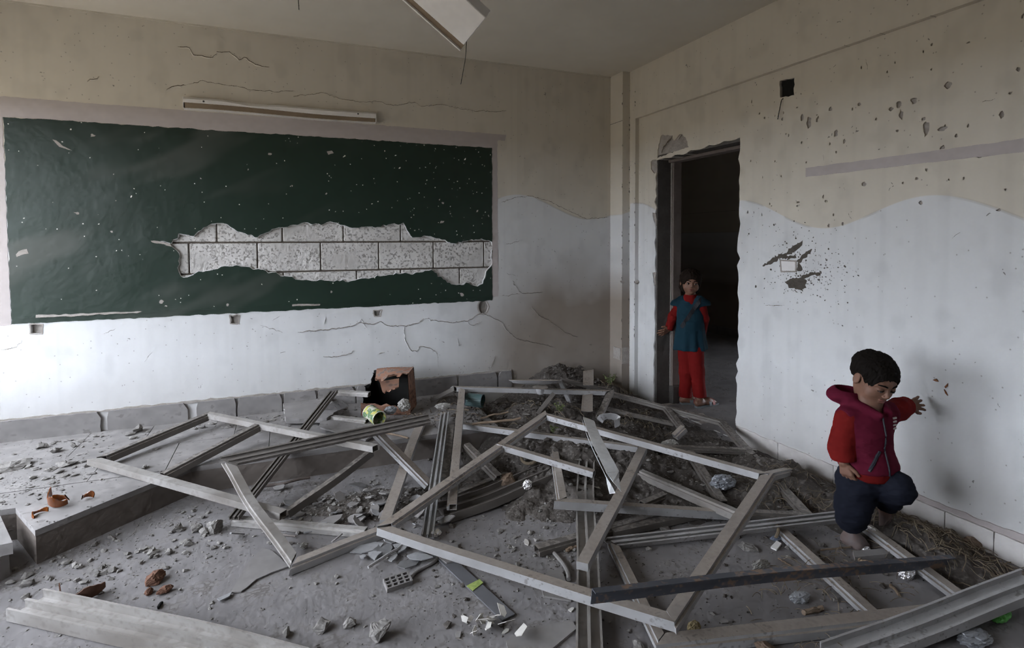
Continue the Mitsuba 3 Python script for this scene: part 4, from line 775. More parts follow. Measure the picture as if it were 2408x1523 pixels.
obj('flat_board', plate([(0.710, 1.855), (0.782, 1.889), (0.981, 1.862), (0.975, 1.814), (0.807, 1.738), (0.687, 1.757)], .008, seed=3), 'm_sheet', None, 'large grey board piece at the bottom edge left of the long channel', 'board')
obj('flat_board', plate([(-0.037, 4.811), (0.146, 4.940), (0.279, 4.854), (0.338, 4.264), (0.257, 4.145), (-0.011, 4.262)], .035, PODZ + .012, .05, 3, .004), 'm_podium', None, 'thick pale paving slab leaning on the platform left of the rusty tin box', 'slab')
obj('flat_board', plate([(0.215, 4.284), (0.539, 4.090), (0.607, 3.863), (0.457, 3.680), (0.200, 4.022)], .010, PODZ + .01, .03, 6), 'm_podium', None, 'flat pale sheet on the platform right of the paving slab', 'sheet')
obj('metal_scrap', ribbon(smooth_path([(0.237, 4.355, 0.200), (0.324, 4.246, 0.260), (0.372, 4.191, 0.300)], 8), .10, .002, (.5, .9), 3, .05), 'm_sheet', None, 'curved sheet scrap leaning behind the paving slab', 'scrap')
obj('flat_board', plate([(0.649, 2.556), (0.736, 2.570), (0.704, 2.413), (0.641, 2.410), (0.619, 2.477)], .006, .004, .05, 8), 'm_sheet', None, 'thin grey sheet under the wide dark ridged channel', 'sheet')
obj('tile_piece', plate([(2.376, 1.756), (2.561, 1.704), (2.522, 1.667), (2.337, 1.717)], .02), 'm_sheet', None, "flat grey plank piece in front of the boy's bare foot", 'plank')
obj('white_tile_piece', plate([(2.074, 1.946), (2.135, 1.968), (2.139, 1.942), (2.082, 1.919)], .008, None, .1, 3), 'm_lamp', None, 'small white tile piece on the floor below the grooved rail', 'tile')
SH = [((0.342, 2.687, 0.000), .11), ((0.405, 2.628, 0.000), .09), ((0.353, 2.604, 0.000), .08), ((0.469, 2.601, 0.000), .07), ((0.430, 2.549, 0.000), .06), ((0.535, 2.496, 0.000), .10), ((0.483, 2.475, 0.000), .09), ((0.381, 2.659, 0.020), .07), ((0.498, 2.628, 0.000), .08), ((0.578, 2.554, 0.000), .09), ((0.307, 2.613, 0.000), .05), ((0.435, 2.687, 0.000), .05)]
for i, (p, s) in enumerate(SH):
    g_ = blob_poly(p[:2], s * .62, s * .30, 6, .5, 700 + i, i * 1.1)
    obj('glass_shard', plate(list(g_.exterior.coords)[:-1], .0045, .002 + .004 * (i % 3), .10 + .07 * (i % 4), i), 'm_shard', None, 'grey glass shard in the cluster below the corner of the square sash', 'glass', 'glass shards below the sash corner')
for i, (px_, s) in enumerate(zip([(0.041, 3.167, 0.020), (0.139, 3.230, 0.020), (0.261, 3.237, 0.030), (0.317, 2.973, 0.020), (0.189, 3.005, 0.020), (0.498, 3.201, 0.050), (0.409, 3.144, 0.030), (-0.054, 3.552, 0.030), (0.317, 3.126, 0.020)], [.06, .05, .07, .08, .10, .08, .06, .06, .05])):
    g_ = blob_poly(px_[:2], s * .6, s * .4, 7, .4, 740 + i, i * .8)
    obj('plaster_shard', plate(list(g_.exterior.coords)[:-1], .007, None, .15 + .1 * (i % 4), i + 30, lift=.006), 'm_sheet', None, 'flat plaster shard in the rubble before the platform', 'plaster', 'plaster shards before the platform')
for i in range(26):
    q_ = (r.normal(.36, .24), r.normal(3.12, .17)); s = r.uniform(.04, .10); g_ = blob_poly(q_, s * .6, s * .38, 6, .5, 1400 + i, r.uniform(0, 6))
    if not pod2.buffer(.05).contains(Point(q_)): obj('plaster_shard', plate(list(g_.exterior.coords)[:-1], .006, None, r.uniform(.1, .6), i + 230, lift=.005), 'm_shard' if i % 2 else 'm_sheet', None, 'flat plaster shard in the rubble before the platform', 'plaster', 'plaster shards before the platform')
for i in range(9):
    a_ = np.array((r.normal(.4, .25), r.normal(3.05, .15), 0)); b_ = a_ + [r.normal(0, .09), r.normal(0, .05), 0]; a_[2], b_[2] = surf(*a_[:2]) + .004, surf(*b_[:2]) + .010; obj('wood_splinter', tube(np.linspace(a_, b_, 4), .0035, 5), 'm_darkwood', None, 'thin dark splinter in the rubble before the platform', 'splinter', 'splinters before the platform')
for i in range(16):
    p = np.array((0.684, 1.944, 0.000))[:2] + r.normal(0, 1, 2) * [.05, .035]; s = r.uniform(.025, .06); g_ = blob_poly(p, s * .7, s * .4, 5, .5, 760 + i, r.uniform(0, 6))
    obj('paint_flake', plate(list(g_.exterior.coords)[:-1], .002, r.uniform(.003, .03), r.uniform(.3, 1.1), i + 60), 'm_flake', None, 'curled pale paint flake in the pile at the bottom centre', 'paint flake', 'paint flakes at the bottom centre')
scene['m_flake'] = principled(proc(plain_noise((.36, .34, .31), (.58, .56, .52), 20, 60)), .7)
for i in range(26):
    p = (r.uniform(-.5, 1.6), r.uniform(1.5, 2.75)); s = r.uniform(.012, .035); g_ = blob_poly(p, s * .7, s * .35, 6, .5, 800 + i, r.uniform(0, 6))
    obj('plaster_chip', plate(list(g_.exterior.coords)[:-1], .003, None, r.uniform(0, .3), i + 90), 'm_flake' if i % 3 == 0 else 'm_sheet', None, 'small flat chip on the bare floor', 'chip', 'flat chips on the bare floor')

# amber glass, bowl shard
scene['m_amber'] = principled((.16, .045, .008), .12, spec=.6)
am = thing('amber_glass', 'curved amber bottle glass piece on the platform at left', 'glass')
def shell(c, rad, a0, a1, h0, h1, seed, tilt=(0, 0), n=22):
    """A broken piece of a round vessel: part of a cylinder wall with a jagged rim and real thickness."""
    r = np.random.default_rng(seed); A_ = np.linspace(a0, a1, n); V, F = [], []
    for a in A_:
        top = h1 * (.72 + .28 * math.sin(a * 3 + seed)) * r.uniform(.86, 1.0)
        for rr in (rad, rad - .004):
            V += [(rr * math.cos(a), rr * math.sin(a), h0), (rr * math.cos(a), rr * math.sin(a), top)]
    for i in range(n - 1):
        o, p = i * 4, i * 4 + 4; F += [[o, p, p + 1], [o, p + 1, o + 1], [o + 2, p + 3, p + 2], [o + 2, o + 3, p + 3], [o + 1, p + 1, p + 3], [o + 1, p + 3, o + 3], [o, p + 2, p], [o, o + 2, p + 2]]
    V = np.array(V); V[:, :2] -= V[:, :2].mean(0); m_ = trimesh.Trimesh(V, F, process=False)
    m_.apply_transform(trimesh.transformations.euler_matrix(tilt[0], tilt[1], 0)); m_.apply_translation((0, 0, -m_.vertices[:, 2].min())); m_.apply_translation(c); m_.fix_normals(); return m_
px_ = (-1.054, 3.401, 0.160)
obj('wall', shell((px_[0], px_[1], PODZ), .05, 2.6, 5.6, 0, .075, 1, (.5, .1)), 'm_amber', am); obj('shoulder', shell((px_[0] + .03, px_[1] + .02, PODZ), .04, .2, 2.4, 0, .05, 2, (.3, -.4)), 'm_amber', am)
px_ = (-0.933, 3.438, 0.160); obj('amber_glass', shell((px_[0], px_[1], PODZ), .03, 1, 3.2, 0, .035, 3, (.2, .3)), 'm_amber', None, 'small amber glass splinter right of the curved amber piece', 'glass')
px_ = (-1.117, 3.330, 0.150); obj('amber_glass', shell((px_[0] + .02, px_[1], .158), .035, 1, 4.2, 0, .022, 4, (.1, .1)), 'm_amber', None, 'amber glass ring piece at the slab joint near the left edge', 'glass')
px_ = (-0.789, 2.776, 0.000); obj('pot_shard', shell((px_[0], px_[1], 0), .08, 3.3, 6.0, 0, .06, 5, (.25, .0)), 'm_brick', None, 'dark brown curved pot shard behind the channel at the lower left', 'pot shard')

# tins
def tin(name, label, c, rad, ln, yaw, pitch, mat, seed):
    t = thing(name, label, 'tin can'); n = 28
    R_ = trimesh.transformations.euler_matrix(0, pitch, yaw, 'sxyz')
    prof_out = np.array([(rad * .97, 0), (rad, .004), (rad * .985, .008), (rad * .985, ln - .008), (rad, ln - .004), (rad * .97, ln)])
    prof = np.vstack([[(0, .004), (rad * .95, .004)], prof_out, [(rad * .93, ln), (rad * .93, .01), (0, .01)]])
    b = trimesh.creation.revolve(prof, sections=n); b.vertices += (meshkit.noise(b.vertices * 30 + seed) - .5)[:, None] * b.vertex_normals * .006
    col = None
    b.apply_transform(R_); b.apply_translation(c); obj('body', b, mat, t)
    for h in (.004, ln - .003):
        rim = trimesh.creation.torus(rad * .985, .0022, 24, 8); rim.apply_translation((0, 0, h)); rim.apply_transform(R_); rim.apply_translation(c); obj('rim', rim, 'm_white_metal' if mat != 'm_tin_teal' else 'm_steel', t)
    return t
def tin_print(p, n, uv):
    a = fbm(p.x * 22, p.y * 22, p.z * 22, 3); b = fbm(p.x * 34 + 9, p.y * 34, p.z * 34, 2)
    k = mix((.40, .40, .33), (.38, .36, .09), smoothstep(.47, .53, a)); k = mix(k, (.10, .17, .08), smoothstep(.54, .60, b)); return mix(k, (.33, .31, .28), .6 * smoothstep(.55, .7, fbm(p.x * 60, p.y * 60, p.z * 60, 2)))
scene['m_tin_print'] = principled(proc(tin_print), .5, spec=.4)
scene['m_tin_teal'] = principled(proc(plain_noise((.025, .062, .062), (.09, .13, .125), 14, 50)), .5, spec=.4)
pa, pb = np.array((0.518, 4.050, 0.260)), np.array((0.580, 3.901, 0.250))
d_ = np.array((.20, -.52, -.06)); d_ /= np.linalg.norm(d_)
tin('tin_can', 'dented tin can with a yellow and green print lying beside the rusty box', (0.536, 4.099, 0.235), .052, .145, math.atan2(d_[1], d_[0]), math.pi / 2 + .12, 'm_tin_print', 1)
tin('tin_can', 'rusty teal tin can with an open dark mouth under the far frame', (1.253, 4.079, 0.250), .05, .13, math.atan2(-.45, .55), math.pi / 2 + .05, 'm_tin_teal', 2)

# rusty square tin box, torn open towards the viewer
rb = thing('rusty_tin_box', 'rusty square metal tin box, torn open, standing on the platform by the wall', 'tin box')
def rust(p, n, uv):
    a = fbm(p.x * 9, p.y * 9, p.z * 9, 3); b = fbm(p.x * 40, p.y * 40, p.z * 40, 2); k = mix((.10, .055, .038), (.30, .155, .10), a); k = mix(k, (.36, .31, .28), .7 * smoothstep(.5, .66, b) * smoothstep(.3, .8, n.z)); return mix(k, (.05, .03, .022), .6 * smoothstep(.52, .68, b))
scene['m_rust'] = principled(proc(rust), .7, spec=.3)
def dented_sheet(c00, c10, c11, c01, n=10, amp=.008, seed=0, jag=None):
    """A bent thin sheet over four corners; jag gives the depth of a torn far edge."""
    c00, c10, c11, c01 = map(np.array, (c00, c10, c11, c01)); r = np.random.default_rng(seed); nn = np.cross(c10 - c00, c01 - c00); nn /= np.linalg.norm(nn); V = []
    for i in range(n + 1):
        cut_ = 1 - (jag * abs(r.normal(0, .6)) if jag else 0)
        for j in range(n + 1):
            s, t = i / n, j / n * cut_; p = (c00 * (1 - s) + c10 * s) * (1 - t) + (c01 * (1 - s) + c11 * s) * t; e = 4 * s * (1 - s)
            V.append(p + nn * amp * (2 * meshkit.noise(p[None] * 9 + seed)[0] - 1) * (.3 + .7 * min(1, e + .3)) + (nn * amp * 1.5 * r.normal() * (j == n) if jag else 0))
    V = np.array(V); m_ = (n + 1); F = []
    for i in range(n):
        for j in range(n): a = i * m_ + j; F += [[a, a + m_, a + m_ + 1], [a, a + m_ + 1, a + 1]]
    k = len(V); V2 = np.vstack([V, V - nn * .003]); F = np.array(F); F2 = np.vstack([F, F[:, ::-1] + k]); return trimesh.Trimesh(V2, F2, process=False)
BX = dict(a=(.50, 4.28, PODZ), b=(.84, 4.16, PODZ), c=(.94, 4.40, PODZ), d=(.60, 4.52, PODZ)); H_ = .30
up = lambda k, dx=0, dy=0, dz=0: (BX[k][0] + dx, BX[k][1] + dy, BX[k][2] + H_ + dz)
obj('right_side', dented_sheet(BX['b'], BX['c'], up('c', -.02, 0, 0), up('b', -.01, .02, 0), 10, .008, 1), 'm_rust', rb); obj('back_side', dented_sheet(BX['c'], BX['d'], up('d', .03, -.02, -.02), up('c', -.02), 10, .008, 2), 'm_black', rb, label='back of the box, black for the shade inside')  # black back, left and bottom sheets paint the shade inside the box
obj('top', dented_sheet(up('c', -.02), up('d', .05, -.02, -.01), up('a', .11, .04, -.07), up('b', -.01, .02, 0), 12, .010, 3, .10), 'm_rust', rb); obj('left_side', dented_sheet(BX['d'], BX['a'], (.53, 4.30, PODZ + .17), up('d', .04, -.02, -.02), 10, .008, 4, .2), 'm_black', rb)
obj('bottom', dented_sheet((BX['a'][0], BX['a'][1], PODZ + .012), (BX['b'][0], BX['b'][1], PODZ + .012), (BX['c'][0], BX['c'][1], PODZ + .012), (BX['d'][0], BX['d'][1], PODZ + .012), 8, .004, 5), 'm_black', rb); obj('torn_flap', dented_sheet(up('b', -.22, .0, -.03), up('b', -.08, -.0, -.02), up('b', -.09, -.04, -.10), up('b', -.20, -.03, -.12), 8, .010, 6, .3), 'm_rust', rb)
obj('front_lip', dented_sheet(BX['a'], BX['b'], (BX['b'][0], BX['b'][1] - .01, PODZ + .07), (BX['a'][0], BX['a'][1] - .01, PODZ + .10), 10, .008, 7, .5), 'm_rust', rb)

# round metal plate with a stub
rp = thing('round_plate', 'grey round metal plate lying upside down on the dirt by the far wall', 'plate'); c_ = np.array((1.769, 3.980, 0.330))
pr_ = np.array([(0, 0), (.10, .002), (.20, .012), (.235, .030), (.24, .034), (.235, .036), (.20, .020), (.10, .010), (0, .008)]); d_ = trimesh.creation.revolve(pr_ * [.84, 1], sections=40); d_.apply_transform(trimesh.transformations.euler_matrix(-.20, .10, 0)); d_.apply_translation(c_); obj('disc', d_, 'm_metal', rp)
st_ = trimesh.creation.revolve(np.array([(0, -.045), (.022, -.045), (.028, -.03), (.034, 0), (.06, .006), (0, .006)]), sections=20); st_.apply_translation(c_ + np.array((-.02, -.15, .012))); obj('stub', st_, 'm_metal', rp)
obj('metal_scrap', dented_sheet((2.163, 3.920, 0.300), (2.240, 3.886, 0.300), (2.487, 4.315, 0.313), (2.406, 4.360, 0.296), 6, .006, 8), 'm_metal', None, 'upright bent sheet scrap in the far corner by the column', 'scrap')
obj('metal_scrap', dented_sheet((1.950, 3.565, 0.220), (2.029, 3.531, 0.220), (2.217, 3.859, 0.241), (2.147, 3.898, 0.239), 6, .012, 9), 'm_metal', None, 'dark upright sheet scrap below the far rail', 'scrap')
obj('metal_scrap', ribbon(smooth_path([(1.982, 3.356, 0.200), (2.042, 3.315, 0.240), (2.094, 3.290, 0.220), (2.042, 3.261, 0.200)], 14), .05, .002, (1.2, 1.5), 4, .05), 'm_metal', None, 'curled sheet scrap right of the curled white strip', 'scrap')

# foil, paper, plastic
def crumple(c, sx, sy, sz, seed, n=3, squash=1.0):
    s = trimesh.creation.icosphere(n); r = np.random.default_rng(seed); v = s.vertices; k = meshkit.fbm(v * 2.4 + seed); k2 = np.abs(meshkit.noise(v * 5.5 + seed * 3) - .5)
    v = v * (.62 + .65 * k - .55 * k2)[:, None]; v = v * [sx, sy, sz]; v[:, 2] -= v[:, 2].min(); return trimesh.Trimesh(v + np.array(c), s.faces, process=False)
scene['m_foil'] = {'type': 'twosided', 'b': {'type': 'roughconductor', 'material': 'Al', 'alpha': .22}}
scene['m_film'] = principled((.21, .22, .235), .25, spec=.5); scene['m_plastic'] = principled((.22, .23, .24), .25, spec=.5)
scene['m_paper'] = principled((.24, .23, .21), .8)
scene['m_green_plastic'] = principled((.10, .36, .07), .35)
scene['m_sticker'] = principled(proc(plain_noise((.10, .16, .03), (.42, .48, .16), 60, 150)), .5)
for (p, sx, sy, sz, mat, nm, l, c) in [((2.458, 1.752, 0.000), .028, .014, .012, 'm_foil', 'foil_wad', "bright foil scrap in front of the boy's toes", 'foil'), ((2.568, 1.806, 0.000), .014, .035, .020, 'm_foil', 'foil_wad', "crumpled foil strip beside the boy's bare foot", 'foil'), ((2.417, 1.536, 0.000), .050, .026, .030, 'm_foil', 'foil_wad', 'large crumpled foil ball under the steel bar at right', 'foil'), ((1.223, 2.854, 0.020), .028, .022, .035, 'm_foil', 'foil_wad', 'dark crumpled foil ball inside the square sash', 'foil'),
    ((2.224, 2.426, 0.070), .085, .05, .045, 'm_film', 'plastic_bag', 'clear plastic bag in the dirt under the thin grooved bar', 'plastic bag'), ((2.251, 1.191, 0.000), .075, .045, .022, 'm_film', 'plastic_bag', 'whitish plastic bag on the floor at the lower right edge', 'plastic bag'), ((2.468, 1.221, 0.000), .055, .03, .03, 'm_green_plastic', 'plastic_wrapper', 'green and white plastic wrapper at the lower right', 'wrapper'), ((2.326, 3.033, 0.120), .07, .045, .03, 'm_paper', 'paper_scrap', 'crumpled dirty paper among the bars near the doorway', 'paper'),
    ((1.038, 3.963, 0.230), .06, .03, .025, 'm_paper', 'paper_scrap', 'torn white paper left of the far frame', 'paper'), ((0.658, 2.675, 0.000), .03, .02, .02, 'm_foil', 'foil_wad', 'small foil scrap by the ridged channel end', 'foil'), ((1.889, 1.822, 0.000), .05, .02, .03, 'm_paper', 'paper_scrap', 'folded pale paper scrap above the steel bar', 'paper'), ((1.872, 1.607, -0.000), .05, .03, .02, 'm_plastic', 'plastic_scrap', 'torn plastic scrap below the steel bar', 'plastic'), ((1.362, 1.627, 0.000), .03, .02, .025, 'm_yellow', 'sponge_bit', 'yellowish sponge bit by the sash corner at the bottom', 'sponge'),
    ((0.785, 4.114, 0.200), .05, .04, .05, 'm_paper', 'paper_scrap', 'shredded paper in front of the rusty tin box', 'paper'), ((0.681, 4.083, 0.200), .05, .03, .035, 'm_plastic', 'plastic_scrap', 'clear plastic scrap behind the printed tin can', 'plastic'), ((2.157, 1.992, 0.000), .035, .02, .012, 'm_slate', 'slate_piece', 'bluish slate piece beside the white tile piece', 'slate'), ((0.061, 2.817, 0.000), .02, .015, .016, 'm_paper', 'paper_scrap', 'small white scrap right of the torn rail foot', 'paper')]:
    obj(nm, crumple(p if p[2] > .15 else (p[0], p[1], surf(p[0], p[1])), sx, sy, sz, len(l), 3), mat, None, l, c)
scene['m_yellow'] = principled((.25, .20, .11), .9); scene['m_slate'] = principled((.13, .15, .19), .6)
b_ = BARS['b51']; pq = np.array(b_[0]) * .40 + np.array(b_[1]) * .60
obj('sticker', ext(Polygon([(pq[0] - .035, pq[1] + .012), (pq[0] + .03, pq[1] + .035), (pq[0] + .036, pq[1] + .005), (pq[0] - .02, pq[1] - .03)]), 'Z', pq[2] + .001, pq[2] + .003), 'm_sticker', None, 'green and yellow label scrap on the dark strip on the floor', 'label scrap')
# sticks, hose, hook, planks, ring
scene['m_wood'] = principled(proc(plain_noise((.115, .082, .055), (.22, .165, .115), 14, 60)), .8)
def stick(a, b, r0, label, mat='m_wood', nm='wood_stick', cat='stick', dz=.0):
    a, b = np.array(a, float), np.array(b, float); n = 7; pts = np.array([a + (b - a) * s + [0, 0, r0 + dz] for s in np.linspace(0, 1, n)]); r = np.random.default_rng(int(abs(a[0]) * 1000)); pts[1:-1] += r.normal(0, r0 * .35, (n - 2, 3)); obj(nm, tube(pts, r0, 6), mat, None, label, cat)
stick((2.527, 1.691, 0.030), (2.525, 1.616, 0.030), .012, "thick brown stick leaning by the plank piece at the boy's feet"); stick((2.257, 1.827, 0.010), (2.406, 1.790, 0.010), .004, "thin twig left of the boy's foot"); stick((1.820, 1.543, 0.000), (1.912, 1.533, 0.000), .010, 'short orange-brown wood chip on the floor at lower right'); stick((2.036, 1.866, 0.000), (2.042, 1.801, -0.000), .004, 'pale splinter above the steel bar'); stick((2.307, 1.532, 0.000), (2.272, 1.473, 0.000), .006, 'thin brown splinter below the crumpled foil ball'); stick((2.328, 1.690, 0.020), (2.328, 1.640, 0.020), .009, 'orange-brown wood bit against the steel bar')
stick((1.179, 2.301, 0.000), (1.247, 2.304, 0.000), .009, 'short wood chip by the long channel pointing at the viewer'); stick((-0.178, 3.569, 0.020), (0.120, 3.572, 0.030), .008, 'dark round stick before the platform', 'm_darkwood'); stick((0.484, 3.839, 0.200), (0.699, 3.533, 0.200), .006, 'thin wooden lath on the platform below the printed can'); stick((1.244, 3.730, 0.200), (1.451, 3.729, 0.220), .006, 'dry stick on the dirt under the far frame'); stick((1.148, 3.623, 0.200), (1.479, 3.559, 0.220), .008, 'dry branch lying across the dirt behind the bright bluish-sided bar'); stick((-0.486, 2.576, 0.000), (-0.474, 2.605, 0.000), .006, 'short black stick on the floor at lower left', 'm_black')
obj('rubber_hose', tube(smooth_path([(1.117, 2.297, 0.012), (1.117, 2.215, 0.012), (1.105, 2.138, 0.012), (1.084, 2.090, 0.012)], 14), .009, 8), 'm_sheet', None, 'curved grey hose piece left of the long channel', 'hose')
obj('wire_hook', tube(smooth_path([(2.190, 2.068, 0.050), (2.197, 2.027, 0.055), (2.169, 1.991, 0.040), (2.146, 1.989, 0.012)], 14), .008, 8), 'm_straw', None, 'pale hook-shaped root over the long grooved rail', 'root')
obj('rubber_hose', tube(smooth_path([(0.470, 2.366, 0.006), (0.518, 2.417, 0.008), (0.575, 2.442, 0.008), (0.620, 2.482, 0.008)], 12), .007, 8), 'm_sheet', None, 'thin curved strip on the floor left of the dark strip', 'strip')
stick((0.314, 2.508, 0.012), (0.528, 2.648, 0.020), .007, 'grey rod lying across the glass shards', 'm_metal', 'metal_rod', 'rod')
px_ = (1.336, 3.084, 0.100); rg = trimesh.creation.torus(.048, .009, 28, 8); rg.apply_transform(trimesh.transformations.euler_matrix(.3, -.2, 0)); rg.apply_translation((px_[0], px_[1], surf(px_[0], px_[1]) + .02)); obj('jar_ring', rg, 'm_straw', None, 'pale ring lying in the dirt under the crossbar of the sash', 'ring')
# hollow brick piece with square cells
px_ = (0.414, 2.356, 0.000); hb = [sbox(-.055, -.03, .055, .03)]
q_ = hb[0].difference(unary_union([sbox(-.05 + i * .026, -.025 + j * .018, -.05 + i * .026 + .019, -.025 + j * .018 + .012) for i in range(4) for j in range(3)])); hbm = ext(q_, 'Z', 0, .022)
hbm.apply_transform(trimesh.transformations.euler_matrix(.25, 0, .15)); hbm.apply_translation((px_[0], px_[1], .008)); obj('grid_piece', hbm, 'm_sheet', None, 'grey gridded plastic piece with square holes on the floor', 'grid piece')
# sprouting weeds
scene['m_weed'] = principled((.085, .10, .038), .7)
def weed(c, n, h, label, seed):
    r = np.random.default_rng(seed); t = thing('weed', label, 'weed'); ms, ls = [], []
    for i in range(n):
        a = r.uniform(0, 6.28); l = h * r.uniform(.5, 1); tip = np.array((math.cos(a) * l * .5, math.sin(a) * l * .5, l * .75)); ms.append(tube(np.array([c, np.array(c) + tip * [.4, .4, .7], np.array(c) + tip]), .0012, 4))
        for k in range(3): lf = trimesh.creation.icosphere(1, 1.0); lf.vertices = lf.vertices * [.010, .006, .003]; lf.apply_transform(trimesh.transformations.euler_matrix(r.normal(0, .5), r.normal(0, .5), r.uniform(0, 6))); lf.apply_translation(np.array(c) + tip * (.55 + .22 * k) + r.normal(0, .006, 3)); ls.append(lf)
    obj('stem', cat_(*ms), 'm_weed', t); obj('leaves', cat_(*ls), 'm_weed', t, kind='stuff')
weed((1.825, 3.658, 0.200), 10, .085, 'small green weed sprouting from the dirt at the far corner of the sash', 1); weed((1.648, 3.393, 0.160), 7, .06, 'small yellow-green weed behind the bright bluish-sided bar', 2); weed((2.463, 3.999, 0.250), 14, .12, 'dry weed at the foot of the column', 3)

# ---------------------------------------------------------------- people: signed-distance bodies turned into one continuous surface each
def sd_cone(p, a, b, ra, rb):
    a, b = np.asarray(a, np.float32), np.asarray(b, np.float32); ab = b - a; t = np.clip((p - a) @ ab / max(float(ab @ ab), 1e-9), 0, 1)
    return np.linalg.norm(p - a - t[:, None] * ab, axis=1) - (ra + (rb - ra) * t)
def sd_ell(p, c, r, R=None):
    q = p - np.asarray(c, np.float32)
    if R is not None: q = q @ np.asarray(R, np.float32)      # columns of R: the ellipsoid's axes
    r = np.asarray(r, np.float32); k0 = np.linalg.norm(q / r, axis=1); k1 = np.linalg.norm(q / (r * r), axis=1); return k0 * (k0 - 1) / np.maximum(k1, 1e-6)
def smin(a, b, k):
    h = np.clip(.5 + .5 * (b - a) / k, 0, 1); return b * (1 - h) + a * h - k * h * (1 - h)
def smax(a, b, k): return -smin(-a, -b, k)
def plane(p, c, n): n = np.asarray(n, np.float32); n = n / np.linalg.norm(n); return (p - np.asarray(c, np.float32)) @ n
def surface(fn, lo, hi, h, taubin=4):
    """Naive surface nets of fn(points) < 0, evaluated only in the blocks near the surface."""
    lo, hi = np.asarray(lo, float), np.asarray(hi, float); B_ = 8; n = np.ceil((hi - lo) / h / B_).astype(int) * B_
    nb = n // B_; ctr = (np.stack(np.meshgrid(*[np.arange(k) for k in nb], indexing='ij'), -1).reshape(-1, 3) * B_ + B_ / 2) * h + lo
    d = fn(ctr.astype(np.float32)); near = np.abs(d) < h * B_ * 1.25
    D = np.repeat(np.repeat(np.repeat(d.reshape(nb).astype(np.float32), B_, 0), B_, 1), B_, 2)
    off = np.stack(np.meshgrid(*[np.arange(B_)] * 3, indexing='ij'), -1).reshape(-1, 3); blk = np.stack(np.unravel_index(np.where(near)[0], nb), -1) * B_
    idx = (blk[:, None] + off[None]).reshape(-1, 3); vals = np.empty(len(idx), np.float32)
    for s in range(0, len(idx), 200000): vals[s:s + 200000] = fn((idx[s:s + 200000] * h + lo).astype(np.float32))
    D[idx[:, 0], idx[:, 1], idx[:, 2]] = vals
    S = D < 0; c = np.zeros(tuple(k - 1 for k in n), np.int8); cor = [(i, j, k) for i in (0, 1) for j in (0, 1) for k in (0, 1)]
    sl = lambda i, m_: slice(i, i + m_ - 1)
    for i, j, k in cor: c += S[sl(i, n[0]), sl(j, n[1]), sl(k, n[2])]
    cells = np.argwhere((c > 0) & (c < 8)); vid = np.full(c.shape, -1, np.int64); vid[tuple(cells.T)] = np.arange(len(cells))
    V = np.zeros((len(cells), 3)); W = np.zeros(len(cells))
    for a in range(3):
        for i, j in ((0, 0), (0, 1), (1, 0), (1, 1)):
            o0 = np.insert(np.array([i, j]), a, 0); o1 = np.insert(np.array([i, j]), a, 1); d0 = D[tuple((cells + o0).T)]; d1 = D[tuple((cells + o1).T)]; m_ = (d0 < 0) != (d1 < 0)
            t = np.where(m_, d0 / np.where(m_, d0 - d1, 1), 0); V[m_] += (o0 + (o1 - o0) * t[:, None])[m_]; W += m_
    V = (cells + V / W[:, None]) * h + lo; Q = []
    for a in range(3):
        b, e = (a + 1) % 3, (a + 2) % 3; n1 = [slice(1, k - 1) for k in n]; s0 = S[tuple(n1)]; sh = list(n1); sh[a] = slice(2, n[a]); s1 = S[tuple(sh)]
        ed = np.argwhere(s0 != s1) + 1; flip = S[tuple(ed.T)]
        ub, ue = np.eye(3, dtype=int)[b], np.eye(3, dtype=int)[e]; ok = (ed < np.array(c.shape)).all(1); ed, flip = ed[ok], flip[ok]
        q = np.stack([vid[tuple((ed - ub - ue).T)], vid[tuple((ed - ue).T)], vid[tuple(ed.T)], vid[tuple((ed - ub).T)]], 1)
        Q.append(np.where(flip[:, None], q, q[:, ::-1]))
    Q = np.vstack(Q); Q = Q[(Q >= 0).all(1)]; m_ = trimesh.Trimesh(V, np.vstack([Q[:, [0, 1, 2]], Q[:, [0, 2, 3]]]), process=False)
    from scipy import sparse
    from scipy.sparse.csgraph import connected_components
    f = m_.faces; e = np.vstack([f[:, [0, 1]], f[:, [1, 2]], f[:, [2, 0]]]); k = len(V); A_ = sparse.coo_matrix((np.ones(2 * len(e)), (np.r_[e[:, 0], e[:, 1]], np.r_[e[:, 1], e[:, 0]])), (k, k)).tocsr(); A_.data[:] = 1
    cc, lb = connected_components(A_); big = np.bincount(lb[f[:, 0]]).argmax(); f = f[lb[f[:, 0]] == big]          # one continuous body
    A_ = sparse.diags(1.0 / np.maximum(np.asarray(A_.sum(1)).ravel(), 1)) @ A_
    for _ in range(taubin):
        for w_ in (.5, -.52): V = V + w_ * (A_ @ V - V)
    m_ = trimesh.Trimesh(V, f, process=False); m_.remove_unreferenced_vertices(); return m_
def frame_of(fw, tilt_up=(0, 0, 1)):
    """Columns: left, forward, up."""
    f_ = np.array(fw, float); f_ /= np.linalg.norm(f_); l_ = np.cross(np.array(tilt_up, float), f_); l_ /= np.linalg.norm(l_); return np.stack([l_, f_, np.cross(f_, l_)], 1)
